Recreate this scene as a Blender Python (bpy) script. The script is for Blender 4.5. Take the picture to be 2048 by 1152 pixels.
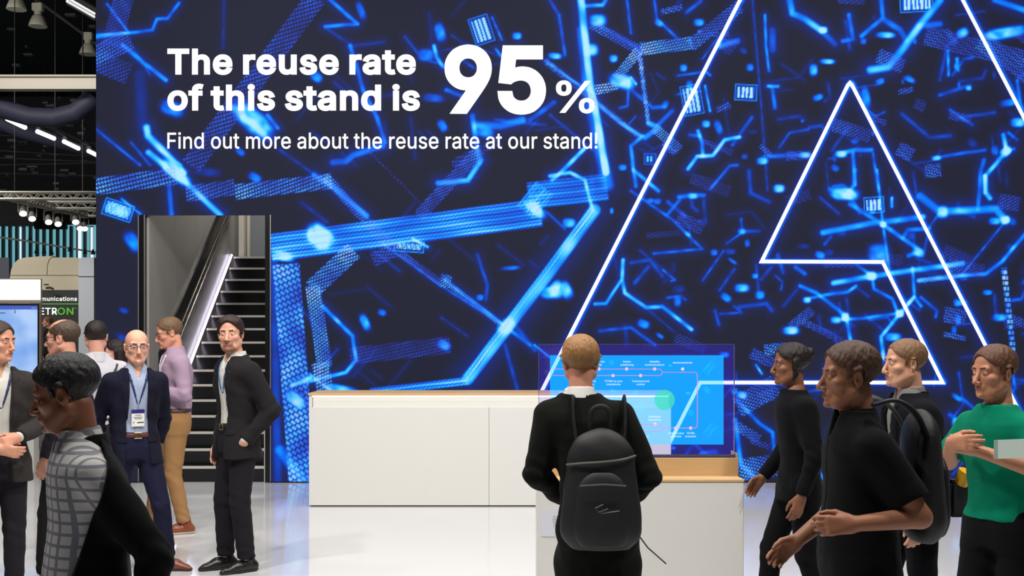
import bpy, bmesh, math, random
import numpy as np
from math import sin, cos, pi, radians, sqrt
from mathutils import Vector, Matrix

for _o in list(bpy.data.objects):
    bpy.data.objects.remove(_o)
SC = bpy.context.scene
COL = SC.collection

# ------------------------------------------------------------------ camera
FPX = 2260.0            # focal length in pixels of the 2048 wide frame
CAMZ = 1.68             # eye height
HZ = 683.0              # pixel row of the horizon
cam = bpy.data.cameras.new('camera')
cam.sensor_width = 36.0
cam.lens = FPX / 2048 * 36.0
cam.shift_y = (HZ - 576.0) / 2048.0
cam.clip_end = 200
camo = bpy.data.objects.new('camera', cam)
camo.location = (0, 0, CAMZ)
camo.rotation_euler = (pi / 2, 0, 0)
COL.objects.link(camo)
SC.camera = camo

# ------------------------------------------------------------------ world, exposure
w = bpy.data.worlds.new('world')
SC.world = w
w.use_nodes = True
w.node_tree.nodes['Background'].inputs[0].default_value = (0.80, 0.85, 1.0, 1)
w.node_tree.nodes['Background'].inputs[1].default_value = 0.05
SC.view_settings.view_transform = 'Standard'
SC.view_settings.look = 'None'
SC.view_settings.exposure = 0.0
SC.view_settings.gamma = 1.0
SC.view_settings.use_curve_mapping = False
try:
    SC.cycles.use_denoising = True
    SC.cycles.max_bounces = 8
    SC.cycles.transparent_max_bounces = 12
    SC.cycles.sample_clamp_indirect = 4.0
except Exception:
    pass


def area_light(name, loc, target, power, size, color=(1, 0.97, 0.92), spread=180):
    l = bpy.data.lights.new(name, 'AREA')
    l.shape = 'DISK'
    l.size = size
    l.energy = power
    l.color = color
    l.spread = radians(spread)
    o = bpy.data.objects.new(name, l)
    o.location = loc
    d = Vector(target) - Vector(loc)
    o.rotation_euler = d.to_track_quat('-Z', 'Y').to_euler()
    COL.objects.link(o)
    return o


# stage lamps of the stand, hung out of frame above and in front of it
for (x, y, z, tx, ty, p) in ((-4.0, 4.2, 6.8, -3.4, 9.5, 238), (-0.8, 3.4, 6.8, -0.6, 9.5, 238), (3.2, 3.6, 6.8, 1.8, 9.0, 238),
                             (-5.2, 8.2, 6.6, -3.6, 9.2, 72), (-1.4, 8.6, 6.6, -2.0, 8.8, 70), (2.6, 8.4, 6.6, 2.2, 8.6, 80),
                             (5.0, 6.5, 6.6, 3.6, 8.0, 80), (0.2, 6.0, 6.8, 0.4, 8.5, 80), (-2.6, 5.8, 6.8, -2.6, 7.8, 80),
                             (-3.4, 11.2, 6.6, -3.0, 11.4, 62), (0.6, 11.6, 6.6, 0.4, 11.9, 40), (4.6, 10.8, 6.6, 4.4, 11.2, 70)):  # this row is added to brighten the floor near the video wall
    area_light('stage_light', (x, y, z), (tx, ty, 0.4), p, 0.45, (1.0, 0.965, 0.915))
# the hall behind, lit from its own high lamps
area_light('hall_light', (-9.5, 17.0, 8.0), (-9.5, 22, 1.5), 330, 1.5, (1.0, 0.95, 0.87))
area_light('hall_light', (-15.0, 24.0, 8.2), (-14, 30, 2.0), 480, 2.0, (1.0, 0.95, 0.87))


def PX(px, py, D):
    """The point that pixel (px, py) shows at distance D."""
    return Vector(((px - 1024.0) * D / FPX, D, CAMZ - (py - HZ) * D / FPX))


def srgb(r, g, b):
    f = lambda c: c / 12.92 if c <= 0.04045 else ((c + 0.055) / 1.055) ** 2.4
    return (f(r / 255.0), f(g / 255.0), f(b / 255.0), 1.0)


# ------------------------------------------------------------------ materials
MATS = {}


def mat(name, rgb, rough=0.6, metal=0.0, spec=0.5, bump=0.0, bscale=60.0, var=0.0, vscale=8.0, stretch=(1, 1, 1), coat=0.0, emit=None, estr=0.0, sheen=0.0):
    """Procedural principled material: colour variation and bump from noise in object space."""
    if name in MATS:
        return MATS[name]
    m = bpy.data.materials.new(name)
    m.use_nodes = True
    nt = m.node_tree
    b = nt.nodes['Principled BSDF']
    c = srgb(*rgb) if max(rgb) > 1.001 else (rgb[0], rgb[1], rgb[2], 1)
    b.inputs['Base Color'].default_value = c
    b.inputs['Roughness'].default_value = rough
    b.inputs['Metallic'].default_value = metal
    b.inputs['Specular IOR Level'].default_value = spec
    if coat:
        b.inputs['Coat Weight'].default_value = coat
        b.inputs['Coat Roughness'].default_value = 0.08
    if sheen:
        b.inputs['Sheen Weight'].default_value = sheen
    if emit is not None:
        b.inputs['Emission Color'].default_value = srgb(*emit)
        b.inputs['Emission Strength'].default_value = estr
    tc = nt.nodes.new('ShaderNodeTexCoord')
    mp = nt.nodes.new('ShaderNodeMapping')
    mp.inputs['Scale'].default_value = stretch
    nt.links.new(tc.outputs['Object'], mp.inputs['Vector'])
    if var > 0:
        n = nt.nodes.new('ShaderNodeTexNoise')
        n.inputs['Scale'].default_value = vscale
        n.inputs['Detail'].default_value = 6
        nt.links.new(mp.outputs[0], n.inputs['Vector'])
        mx = nt.nodes.new('ShaderNodeMix')
        mx.data_type = 'RGBA'
        mx.inputs['A'].default_value = tuple(max(0, v * (1 - var)) for v in c[:3]) + (1,)
        mx.inputs['B'].default_value = tuple(min(1, v * (1 + var)) for v in c[:3]) + (1,)
        nt.links.new(n.outputs['Fac'], mx.inputs['Factor'])
        nt.links.new(mx.outputs['Result'], b.inputs['Base Color'])
    if bump > 0:
        n2 = nt.nodes.new('ShaderNodeTexNoise')
        n2.inputs['Scale'].default_value = bscale
        n2.inputs['Detail'].default_value = 4
        nt.links.new(mp.outputs[0], n2.inputs['Vector'])
        bp = nt.nodes.new('ShaderNodeBump')
        bp.inputs['Strength'].default_value = bump
        bp.inputs['Distance'].default_value = 0.01
        nt.links.new(n2.outputs['Fac'], bp.inputs['Height'])
        nt.links.new(bp.outputs[0], b.inputs['Normal'])
    MATS[name] = m
    return m


def emat(name, rgb, strength=1.0):
    """A surface that gives off light (screen, lamp, backlit sign)."""
    if name in MATS:
        return MATS[name]
    m = bpy.data.materials.new(name)
    m.use_nodes = True
    nt = m.node_tree
    b = nt.nodes['Principled BSDF']
    b.inputs['Base Color'].default_value = (0.02, 0.02, 0.02, 1)
    b.inputs['Emission Color'].default_value = srgb(*rgb)
    b.inputs['Emission Strength'].default_value = strength
    b.inputs['Roughness'].default_value = 0.5
    MATS[name] = m
    return m


def fabric(name, rgb, check=None):
    """Woven cloth: fine bump, slight colour variation, optional check pattern."""
    m = mat(name, rgb, rough=0.95, spec=0.12, bump=0.10, bscale=480, var=0.08, vscale=14, sheen=0.02)
    if check and not m.get('done'):
        m['done'] = 1
        nt = m.node_tree
        b = nt.nodes['Principled BSDF']
        tc = nt.nodes.new('ShaderNodeTexCoord')
        cols = []
        prev = None
        for ax, sc in (('X', 16.0), ('Y', 16.0), ('Z', 18.0)):
            wv = nt.nodes.new('ShaderNodeTexWave')
            wv.bands_direction = ax
            wv.inputs['Scale'].default_value = sc * 0.5
            nt.links.new(tc.outputs['Object'], wv.inputs['Vector'])
            gt = nt.nodes.new('ShaderNodeMath')
            gt.operation = 'GREATER_THAN'
            gt.inputs[1].default_value = 0.82
            nt.links.new(wv.outputs['Fac'], gt.inputs[0])
            cols.append(gt)
        ad = nt.nodes.new('ShaderNodeMath')
        ad.operation = 'MAXIMUM'
        nt.links.new(cols[0].outputs[0], ad.inputs[0])
        nt.links.new(cols[2].outputs[0], ad.inputs[1])
        mx = nt.nodes.new('ShaderNodeMix')
        mx.data_type = 'RGBA'
        mx.inputs['A'].default_value = srgb(*rgb)
        mx.inputs['B'].default_value = srgb(*check)
        nt.links.new(ad.outputs[0], mx.inputs['Factor'])
        nt.links.new(mx.outputs['Result'], b.inputs['Base Color'])
    return m


# ------------------------------------------------------------------ object helpers
def link(o, parent=None):
    COL.objects.link(o)
    if parent is not None:
        o.parent = parent
    return o


def tag(o, label=None, cat=None, group=None, kind=None):
    for k, v in (('label', label), ('category', cat), ('group', group), ('kind', kind)):
        if v:
            o[k] = v
    return o


def thing(name, label, cat, loc=(0, 0, 0), rz=0.0, group=None):
    o = bpy.data.objects.new(name, None)
    o.empty_display_size = 0.2
    o.location = loc
    o.rotation_euler = (0, 0, rz)
    link(o)
    return tag(o, label, cat, group)


def sm(pts, n=6):
    """A smooth curve through the points."""
    P = [Vector(p) for p in pts]
    P = [P[0] * 2 - P[1]] + P + [P[-1] * 2 - P[-2]]
    out = []
    for i in range(1, len(P) - 2):
        for k in range(n):
            t = k / n
            a, b, c, d = P[i - 1:i + 3]
            out.append(.5 * ((2 * b) + (c - a) * t + (2 * a - 5 * b + 4 * c - d) * t * t + (3 * b - a - 3 * c + d) * t ** 3))
    return out + [P[-2]]


class MB:
    """Collects boxes, tubes, lathes and prisms into one mesh."""

    def __init__(s):
        s.bm = bmesh.new()

    def box(s, lo, hi, bev=0.0, M=None):
        r = bmesh.ops.create_cube(s.bm, size=1.0)
        vs = r['verts']
        lo, hi = Vector(lo), Vector(hi)
        for v in vs:
            v.co = Vector(((v.co.x + .5) * (hi.x - lo.x) + lo.x, (v.co.y + .5) * (hi.y - lo.y) + lo.y, (v.co.z + .5) * (hi.z - lo.z) + lo.z))
        if bev > 0:
            es = list({e for v in vs for e in v.link_edges})
            r2 = bmesh.ops.bevel(s.bm, geom=es, offset=bev, segments=2, affect='EDGES', clamp_overlap=True)
            vs = list({v for f in r2['faces'] for v in f.verts} | {v for v in vs if v.is_valid})
        if M is not None:
            bmesh.ops.transform(s.bm, matrix=M, verts=[v for v in vs if v.is_valid])
        return s

    def tube(s, pts, r, seg=8, closed=False, flat=None):
        pts = [Vector(p) for p in pts]
        n = len(pts)
        rs = r if isinstance(r, (list, tuple)) else [r] * n
        rings = []
        up = None
        for i, p in enumerate(pts):
            a = pts[(i - 1) % n] if (closed or i > 0) else p
            b = pts[(i + 1) % n] if (closed or i < n - 1) else p
            t = (b - a)
            t = t.normalized() if t.length > 1e-9 else Vector((0, 0, 1))
            if up is None:
                up = Vector((0, 0, 1)) if abs(t.z) < 0.9 else Vector((1, 0, 0))
            u = t.cross(up)
            if u.length < 1e-6:
                u = t.orthogonal()
            u.normalize()
            v = u.cross(t).normalized()
            up = v
            fl = flat or (1, 1)
            rings.append([s.bm.verts.new(p + u * (rs[i] * fl[0] * cos(2 * pi * k / seg)) + v * (rs[i] * fl[1] * sin(2 * pi * k / seg))) for k in range(seg)])
        m = n if closed else n - 1
        for i in range(m):
            A, B = rings[i], rings[(i + 1) % n]
            for k in range(seg):
                s.bm.faces.new((A[k], A[(k + 1) % seg], B[(k + 1) % seg], B[k]))
        if not closed:
            s.bm.faces.new(rings[0][::-1])
            s.bm.faces.new(rings[-1])
        return s

    def lathe(s, prof, c, seg=24, M=None):
        """prof: (radius, z) from bottom to top about the z axis through c."""
        rings = []
        M = M or Matrix.Identity(4)
        for (r, z) in prof:
            rings.append([s.bm.verts.new(M @ Vector((r * cos(2 * pi * k / seg), r * sin(2 * pi * k / seg), z)) + Vector(c)) for k in range(seg)])
        for A, B in zip(rings, rings[1:]):
            for k in range(seg):
                s.bm.faces.new((A[k], A[(k + 1) % seg], B[(k + 1) % seg], B[k]))
        s.bm.faces.new(rings[0][::-1])
        s.bm.faces.new(rings[-1])
        return s

    def prism(s, poly, a, b, axis='y'):
        """Polygon (2D) extruded from a to b along an axis."""
        def P(u, v, t):
            return {'y': (u, t, v), 'x': (t, u, v), 'z': (u, v, t)}[axis]
        A = [s.bm.verts.new(P(u, v, a)) for u, v in poly]
        B = [s.bm.verts.new(P(u, v, b)) for u, v in poly]
        n = len(poly)
        s.bm.faces.new(A)
        s.bm.faces.new(B[::-1])
        for i in range(n):
            s.bm.faces.new((A[i], B[i], B[(i + 1) % n], A[(i + 1) % n]))
        return s

    def build(s, name, m, parent=None, smooth=False):
        bmesh.ops.recalc_face_normals(s.bm, faces=s.bm.faces)
        me = bpy.data.meshes.new(name)
        s.bm.to_mesh(me)
        s.bm.free()
        me.materials.append(m)
        if smooth:
            for p in me.polygons:
                p.use_smooth = True
            try:
                me.set_sharp_from_angle(angle=radians(40))
            except Exception:
                pass
        return link(bpy.data.objects.new(name, me), parent)


def box(name, lo, hi, m, parent=None, bev=0.0):
    return MB().box(lo, hi, bev).build(name, m, parent)


def structure(o, label=None, cat=None):
    return tag(o, label, cat, kind='structure')


def copy_tree(o, parent=None):
    c = o.copy()
    COL.objects.link(c)
    c.parent = parent
    for ch in list(o.children):
        copy_tree(ch, c)
    return c
GLYPHS = {
'!':(196,[[67,160,63,509,132,509,128,160],[98,-4,86,-3,75,1,66,9,58,18,54,29,52,41,54,53,58,64,66,73,75,80,86,85,98,86,110,85,121,80,130,73,138,64,142,53,143,41,142,29,138,18,130,9,121,1,110,-3]]),
'%':(676,[[175,283,155,284,137,289,121,297,107,308,95,320,86,335,80,351,76,369,75,388,75,412,76,431,80,448,87,464,96,479,107,492,121,503,137,511,155,515,175,517,196,515,214,511,230,503,244,492,255,479,264,464,270,448,274,431,276,412,276,388,274,369,270,351,264,335,255,320,244,308,230,297,214,289,196,284],[175,327,191,329,203,335,212,346,218,358,222,372,223,388,223,412,222,428,219,441,213,454,204,464,191,470,175,473,160,470,148,464,138,454,132,441,128,428,127,412,127,388,128,372,132,358,138,346,147,335,160,329],[501,-10,481,-8,462,-3,446,5,432,15,421,28,412,43,406,59,402,77,400,95,400,120,402,138,406,156,412,172,421,187,433,200,447,210,463,218,481,223,501,225,522,223,540,218,556,210,570,200,581,187,590,172,596,156,600,138,601,120,601,95,600,77,596,59,589,43,580,28,569,15,555,5,540,-3,521,-8],[501,35,517,37,529,43,538,53,544,66,548,80,549,95,549,120,548,135,544,149,538,162,529,172,517,178,501,180,486,178,473,172,464,162,458,149,454,135,453,120,453,95,454,80,458,66,464,53,473,43,485,37],[132,0,482,509,540,509,191,0]]),
'&':(447,[[197,-7,165,-5,136,1,110,12,88,26,69,42,54,62,43,84,36,108,34,133,36,154,40,173,47,189,58,205,70,220,85,235,140,279,216,335,237,352,255,375,259,384,261,394,262,405,260,420,255,434,245,445,233,454,219,459,201,461,189,460,178,457,168,453,159,447,151,440,145,431,141,421,138,411,137,399,138,386,141,375,145,363,169,327,204,284,438,0,364,0,171,231,121,293,108,310,96,327,87,344,81,361,77,379,75,398,77,420,82,440,91,458,102,474,117,488,134,499,154,507,176,512,200,513,224,512,246,507,266,499,283,488,297,475,308,459,317,442,322,424,324,404,323,389,320,375,315,362,309,349,301,336,291,325,256,293,154,217,135,202,121,188,110,174,103,161,98,146,97,131,98,115,102,101,109,87,118,76,130,66,143,57,158,51,175,48,193,46,213,48,232,52,251,59,269,69,286,81,301,95,315,112,327,131,336,151,343,174,348,198,349,224,408,224,406,194,403,167,397,144,389,124,380,107,371,92,345,62,333,47,315,30,294,17,271,7,246,-1,221,-5]]),
'-':(453,[[337,244,337,188,114,188,114,244]]),
'.':(188,[[95,-4,83,-3,73,1,63,9,55,18,51,29,50,41,51,53,55,64,63,73,73,81,83,85,95,87,107,85,118,81,128,73,135,64,140,53,141,41,140,29,135,18,128,9,118,1,107,-3]]),
'0':(453,[[227,-7,191,-3,158,7,130,24,105,48,85,77,69,113,57,155,50,202,48,254,50,306,57,353,69,395,85,431,106,461,130,484,159,502,191,512,227,516,262,512,295,502,323,484,348,461,368,431,384,395,396,353,403,306,405,254,403,202,396,155,384,113,368,77,348,48,323,24,295,7,263,-3],[227,50,250,52,271,60,290,74,306,92,320,116,330,144,338,176,342,213,344,254,342,295,338,332,330,365,320,393,306,416,290,435,271,449,250,457,227,460,203,457,182,449,163,435,147,416,134,393,123,365,115,332,111,295,109,254,111,213,115,176,123,144,134,116,147,92,163,74,182,60,203,52]]),
'1':(453,[[76,0,76,55,391,55,391,0],[276,509,276,0,212,0,212,448,209,448,86,358,86,427,198,509]]),
'2':(453,[[64,0,64,47,234,229,282,282,294,298,303,312,311,327,316,341,319,356,320,371,319,389,315,405,308,419,298,431,287,441,273,449,258,455,241,458,224,460,205,458,188,454,172,447,159,438,148,427,139,413,132,398,128,381,127,362,66,362,68,391,75,418,86,442,102,464,121,482,143,496,168,507,196,513,225,516,254,513,281,507,306,497,328,482,346,465,361,445,372,423,379,398,381,372,380,354,377,336,371,318,363,299,351,280,336,259,267,180,153,60,153,57,389,57,389,0]]),
'3':(453,[[218,-7,188,-5,159,1,133,10,108,22,88,38,70,57,57,79,48,104,44,132,109,132,112,115,118,100,126,87,137,76,150,66,165,59,182,54,200,51,219,50,239,51,258,55,275,61,291,69,304,80,315,93,323,108,328,125,329,145,328,163,323,180,316,196,306,211,292,223,275,234,254,241,229,246,201,248,157,248,157,299,288,448,288,452,70,452,70,509,372,509,372,461,211,278,211,289,247,290,279,286,308,276,333,262,354,244,371,222,383,198,391,173,393,145,390,116,383,90,370,66,354,45,333,27,309,12,281,2,251,-5]]),
'4':(453,[[40,105,40,158,247,509,311,509,109,166,109,163,413,163,413,105],[282,0,282,121,282,146,282,318,343,318,343,0]]),
'5':(453,[[221,-7,192,-5,165,1,140,11,118,25,99,41,83,60,71,82,63,105,60,130,122,130,125,115,130,102,138,89,148,78,160,68,173,60,188,54,204,51,221,50,241,51,259,56,276,64,291,75,304,89,314,104,322,122,326,141,328,162,326,183,321,203,314,221,303,237,290,251,275,262,257,270,238,275,218,277,201,276,184,273,167,268,152,262,139,255,128,246,67,253,96,509,366,509,366,452,151,452,134,301,136,301,148,311,162,318,178,325,194,330,212,333,229,334,252,332,274,328,294,321,313,311,330,299,345,285,358,269,370,251,379,231,386,210,390,187,391,163,388,132,381,102,369,76,352,52,332,32,309,15,282,3,253,-4]]),
'6':(453,[[226,-7,196,-4,168,3,142,15,119,31,100,51,84,74,73,101,66,130,64,162,65,187,71,212,80,239,93,268,112,302,137,340,252,509,322,509,151,261,145,261,151,270,157,279,165,288,174,295,184,302,196,307,208,311,221,313,235,314,265,312,291,305,316,295,337,280,355,262,370,240,380,215,387,187,389,157,387,127,379,98,368,73,352,50,333,30,310,14,284,3,257,-4],[226,48,245,50,263,55,279,63,293,73,304,86,314,101,322,119,326,137,327,157,326,178,322,196,314,213,304,228,293,241,279,251,263,259,245,264,226,265,207,264,190,259,174,252,160,241,148,229,138,214,131,197,126,179,125,158,126,138,131,119,138,102,148,86,160,73,174,63,190,55,207,50]]),
'7':(453,[[97,0,323,448,323,452,62,452,62,509,391,509,391,449,165,0]]),
'8':(453,[[226,-7,193,-5,163,1,136,11,111,25,91,42,74,62,62,84,54,109,52,135,53,156,58,176,65,195,75,212,87,228,101,241,117,252,134,260,153,265,153,267,129,276,109,289,93,308,80,330,73,354,70,380,73,405,79,429,90,450,106,469,124,485,146,498,170,508,197,514,226,516,255,514,282,508,306,498,328,485,346,469,361,450,373,429,379,405,382,380,379,354,372,330,359,308,343,289,323,276,300,267,300,265,319,260,335,252,351,241,365,228,377,212,387,195,395,176,399,156,401,135,398,109,391,84,378,62,362,42,341,25,317,11,289,1,259,-5],[226,49,248,50,267,54,285,60,300,69,313,79,323,91,331,106,335,121,337,139,335,157,330,173,322,189,312,202,298,213,283,223,265,230,247,234,226,235,206,234,187,230,169,223,154,213,140,202,130,189,122,173,117,157,115,139,117,121,121,106,129,91,139,79,152,69,167,60,185,54,205,50],[226,290,244,291,260,294,274,300,287,308,298,318,307,330,314,344,318,359,319,376,318,392,314,407,308,420,299,432,288,442,275,449,260,455,244,459,226,460,208,459,192,455,177,449,164,442,153,432,145,420,138,407,134,392,133,376,134,359,138,344,145,330,154,318,165,308,178,300,193,294,209,291]]),
'9':(453,[[226,516,256,513,285,506,310,494,333,478,352,458,368,434,380,408,387,378,389,347,387,322,382,296,373,270,359,240,340,207,315,168,200,0,130,0,301,248,307,248,302,238,295,229,287,221,278,214,268,207,257,202,245,198,232,195,218,195,188,197,161,203,137,214,116,229,98,247,83,269,72,294,66,321,64,352,66,382,73,411,85,436,101,459,120,479,143,494,168,506,196,513],[226,460,207,459,190,454,174,446,160,435,148,423,138,407,131,390,127,372,125,352,127,331,131,313,138,295,148,280,160,268,174,257,190,250,207,245,226,243,245,245,263,249,279,257,293,267,305,280,314,295,322,312,326,330,327,350,326,371,322,390,314,407,305,422,293,435,279,446,263,454,245,459]]),
':':(188,[[95,-4,83,-3,73,1,63,9,55,18,51,29,50,41,51,53,55,64,63,73,73,81,83,85,95,87,107,85,118,81,128,73,135,64,140,53,141,41,140,29,135,18,128,9,118,1,107,-3],[95,271,83,272,73,277,63,284,55,294,51,304,50,316,51,328,55,339,63,349,73,356,83,360,95,362,107,360,118,356,128,349,135,339,140,328,141,316,140,304,135,294,128,284,118,277,107,272]]),
'A':(479,[[16,0,201,509,276,509,463,0,395,0,287,302,264,372,232,478,245,478,213,371,191,302,85,0],[110,142,110,199,370,199,370,142]]),
'B':(456,[[60,0,60,509,241,509,274,507,304,501,329,491,350,477,367,461,381,442,390,421,396,398,398,374,397,353,393,336,387,320,378,307,368,295,356,286,343,278,329,272,315,267,315,262,331,260,347,254,363,245,378,234,391,220,402,203,411,184,416,161,418,136,416,111,410,88,400,67,386,48,368,31,344,18,317,8,284,2,247,0],[125,57,245,57,281,60,309,67,330,80,344,96,353,115,355,137,354,153,350,169,342,184,333,197,320,209,306,218,289,225,269,229,248,231,125,231],[125,285,238,285,256,287,273,290,288,296,302,304,314,314,323,326,330,340,335,355,336,372,333,393,326,412,313,429,294,442,270,449,240,452,125,452]]),
'C':(510,[[267,-7,225,-3,186,7,150,25,119,49,92,79,70,115,53,157,44,203,40,254,44,305,53,352,70,393,92,429,119,459,150,484,186,501,225,512,267,516,293,514,317,511,340,504,362,496,383,485,402,471,419,456,435,438,448,418,459,397,467,373,473,348,408,348,404,365,397,380,389,395,380,407,369,418,357,428,344,437,330,444,315,449,300,453,284,455,267,456,237,453,209,445,184,432,161,414,141,391,125,364,113,332,106,295,103,254,106,213,113,177,125,145,141,117,161,94,184,76,210,63,237,56,267,53,284,54,300,56,315,60,330,65,344,72,357,81,369,90,380,102,389,114,397,128,404,144,408,160,473,160,467,135,459,112,448,91,435,71,420,53,402,38,383,24,363,13,341,5,317,-2,293,-6]]),
'E':(418,[[60,0,60,509,372,509,372,452,125,452,125,286,355,286,355,229,125,229,125,57,375,57,375,0]]),
'F':(410,[[60,0,60,509,369,509,369,452,125,452,125,278,346,278,346,221,125,221,125,0]]),
'G':(520,[[269,-7,225,-3,185,7,149,25,118,49,91,79,69,116,53,157,43,203,40,254,43,305,53,352,69,393,91,429,117,459,149,484,184,501,223,512,265,516,291,514,316,510,340,504,363,494,384,483,403,469,421,453,436,436,449,416,460,395,468,373,474,349,408,349,402,365,395,379,387,393,378,406,368,417,356,427,344,436,330,443,315,448,300,453,283,455,265,456,236,453,209,445,183,432,160,414,141,392,125,364,113,332,106,295,103,254,106,213,113,177,125,145,141,117,161,95,184,76,210,63,238,56,269,53,296,55,322,61,345,71,365,85,382,102,396,123,407,147,413,173,415,202,434,199,283,199,283,256,478,256,478,200,475,160,466,124,451,91,431,62,406,38,377,19,344,5,308,-4]]),
'H':(517,[[60,0,60,509,125,509,125,289,392,289,392,509,457,509,457,0,392,0,392,232,125,232,125,0]]),
'I':(300,[[31,0,31,57,118,57,118,452,31,452,31,509,269,509,269,452,183,452,183,57,269,57,269,0]]),
'M':(628,[[60,0,60,509,152,509,277,187,287,159,299,123,311,84,322,49,307,49,318,83,330,121,342,158,352,187,476,509,568,509,568,0,504,0,504,291,504,327,505,369,506,413,507,457,513,457,498,409,482,363,467,322,456,291,342,0,286,0,170,291,159,321,145,361,129,408,112,457,119,457,120,416,121,372,122,328,122,291,122,0]]),
'N':(523,[[60,0,60,509,136,509,343,183,363,151,388,107,414,55,405,54,401,108,399,157,399,195,399,509,463,509,463,0,387,0,202,290,177,331,148,381,108,452,119,454,122,384,124,328,125,291,125,0]]),
'O':(533,[[267,-7,225,-3,186,7,150,25,119,49,92,79,70,115,53,157,44,203,40,254,44,305,53,352,70,393,92,429,119,459,150,484,186,501,225,512,267,516,309,512,348,501,384,484,415,459,442,429,464,393,480,352,490,305,493,254,490,203,480,157,464,115,442,79,415,49,384,25,348,7,309,-3],[267,53,296,55,324,63,349,76,372,94,392,116,408,144,420,176,428,213,430,254,428,295,420,332,408,365,392,392,372,415,349,433,324,446,296,453,267,456,237,453,210,445,184,433,161,415,142,392,125,364,113,332,106,295,103,254,106,213,113,176,125,144,142,117,161,94,184,76,210,63,237,55]]),
'P':(444,[[60,0,60,509,235,509,272,506,305,499,332,487,356,471,375,452,390,430,400,404,407,377,409,348,407,318,400,291,390,265,375,243,356,223,332,207,305,195,272,188,235,186,109,186,109,242,233,242,257,244,279,248,297,256,312,266,324,279,333,294,339,310,343,328,344,348,343,367,339,385,333,402,324,416,312,428,297,439,279,446,257,451,232,452,125,452,125,0]]),
'R':(449,[[60,0,60,509,236,509,273,506,305,500,333,489,356,473,376,455,390,433,401,408,407,381,409,352,407,323,401,296,390,271,376,250,356,232,333,217,305,206,273,200,236,198,96,198,96,255,234,255,258,256,280,260,298,267,313,276,325,287,334,300,340,316,344,333,345,352,344,371,340,389,334,405,325,419,313,430,298,440,279,446,258,451,233,452,125,452,125,0],[353,0,230,229,303,229,428,0]]),
'S':(446,[[224,-9,188,-7,156,-1,128,9,102,23,81,40,64,60,51,83,42,109,38,137,104,137,108,118,114,102,123,88,136,76,150,66,166,59,185,53,204,50,224,49,246,50,267,54,286,60,303,69,317,79,329,92,338,106,344,122,346,139,344,154,340,168,332,179,322,189,310,197,296,205,245,222,184,239,145,253,112,269,86,289,67,313,56,341,52,372,54,400,62,425,75,448,92,468,113,484,138,498,165,508,195,514,227,516,259,514,289,508,316,498,340,484,360,468,377,449,390,427,398,403,401,378,337,378,332,402,320,421,302,437,280,449,254,456,225,459,204,457,185,454,167,448,152,440,139,430,129,418,121,405,117,391,115,376,117,359,122,345,131,334,142,324,155,315,169,308,212,293,264,279,312,264,328,256,344,248,359,238,372,226,384,213,395,198,402,180,407,161,408,139,406,112,399,87,386,64,370,43,349,25,323,11,294,0,261,-7]]),
'T':(448,[[32,452,32,509,417,509,417,452,257,452,257,0,193,0,193,452]]),
'W':(686,[[155,0,16,509,82,509,163,196,175,145,187,94,197,40,189,40,200,94,211,145,224,196,306,509,380,509,462,196,474,145,486,94,497,40,488,40,499,94,510,145,523,196,603,509,670,509,530,0,455,0,368,323,351,391,336,475,350,475,335,395,318,323,230,0]]),
'a':(389,[[160,-9,137,-7,115,-3,94,5,76,15,60,29,48,45,38,63,32,84,30,108,32,128,36,146,43,161,53,174,64,184,78,193,92,200,108,206,125,211,178,220,234,227,247,229,257,231,265,235,271,240,274,246,276,255,276,257,275,272,272,285,267,297,260,307,251,315,240,322,227,327,212,330,196,331,178,330,163,327,149,322,137,316,127,309,118,301,110,292,104,283,100,274,41,291,51,313,64,331,79,346,95,358,114,368,133,375,153,380,173,383,194,384,239,379,255,375,271,369,286,360,300,350,312,336,322,320,330,301,335,278,337,251,337,0,277,0,277,52,272,52,252,25,242,16,229,8,215,1,199,-4,181,-7],[170,45,192,47,211,51,228,59,242,68,254,80,263,93,270,108,274,122,276,138,276,190,259,182,231,176,200,171,175,168,134,159,122,153,112,147,103,139,97,130,93,118,92,105,93,93,96,82,102,72,109,64,119,57,130,52,142,48,156,46]]),
'b':(424,[[229,-8,208,-7,189,-3,172,4,159,12,147,21,138,31,118,59,112,59,112,0,53,0,53,509,114,509,114,319,118,319,137,346,147,355,158,364,171,373,188,379,207,383,229,384,259,382,287,374,313,361,335,342,354,320,370,293,381,261,388,227,390,189,388,151,381,116,370,84,355,57,336,34,313,16,288,3,260,-6],[220,47,242,49,262,55,279,66,294,80,306,97,316,117,323,139,327,163,328,189,327,215,323,239,316,261,307,281,295,298,280,311,262,322,243,328,220,330,198,328,178,322,161,312,147,299,134,282,125,263,118,241,114,216,113,189,114,162,118,138,125,115,135,95,147,78,162,65,179,55,198,49]]),
'c':(396,[[207,-8,174,-5,144,3,117,16,93,35,72,58,56,85,44,116,37,150,34,187,37,225,44,260,56,291,72,318,93,341,117,360,144,374,174,382,207,384,226,384,243,381,260,377,276,371,291,364,305,356,318,346,330,335,340,322,349,308,356,293,362,277,303,262,290,289,270,311,242,325,207,330,184,328,163,321,145,310,130,296,118,278,108,258,102,236,98,212,96,187,98,163,102,139,108,117,118,97,130,80,145,66,163,55,184,49,207,46,243,52,271,66,292,89,304,117,363,102,357,86,350,70,341,56,331,43,319,32,306,21,292,12,277,5,261,-1,244,-5,226,-7]]),
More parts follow.
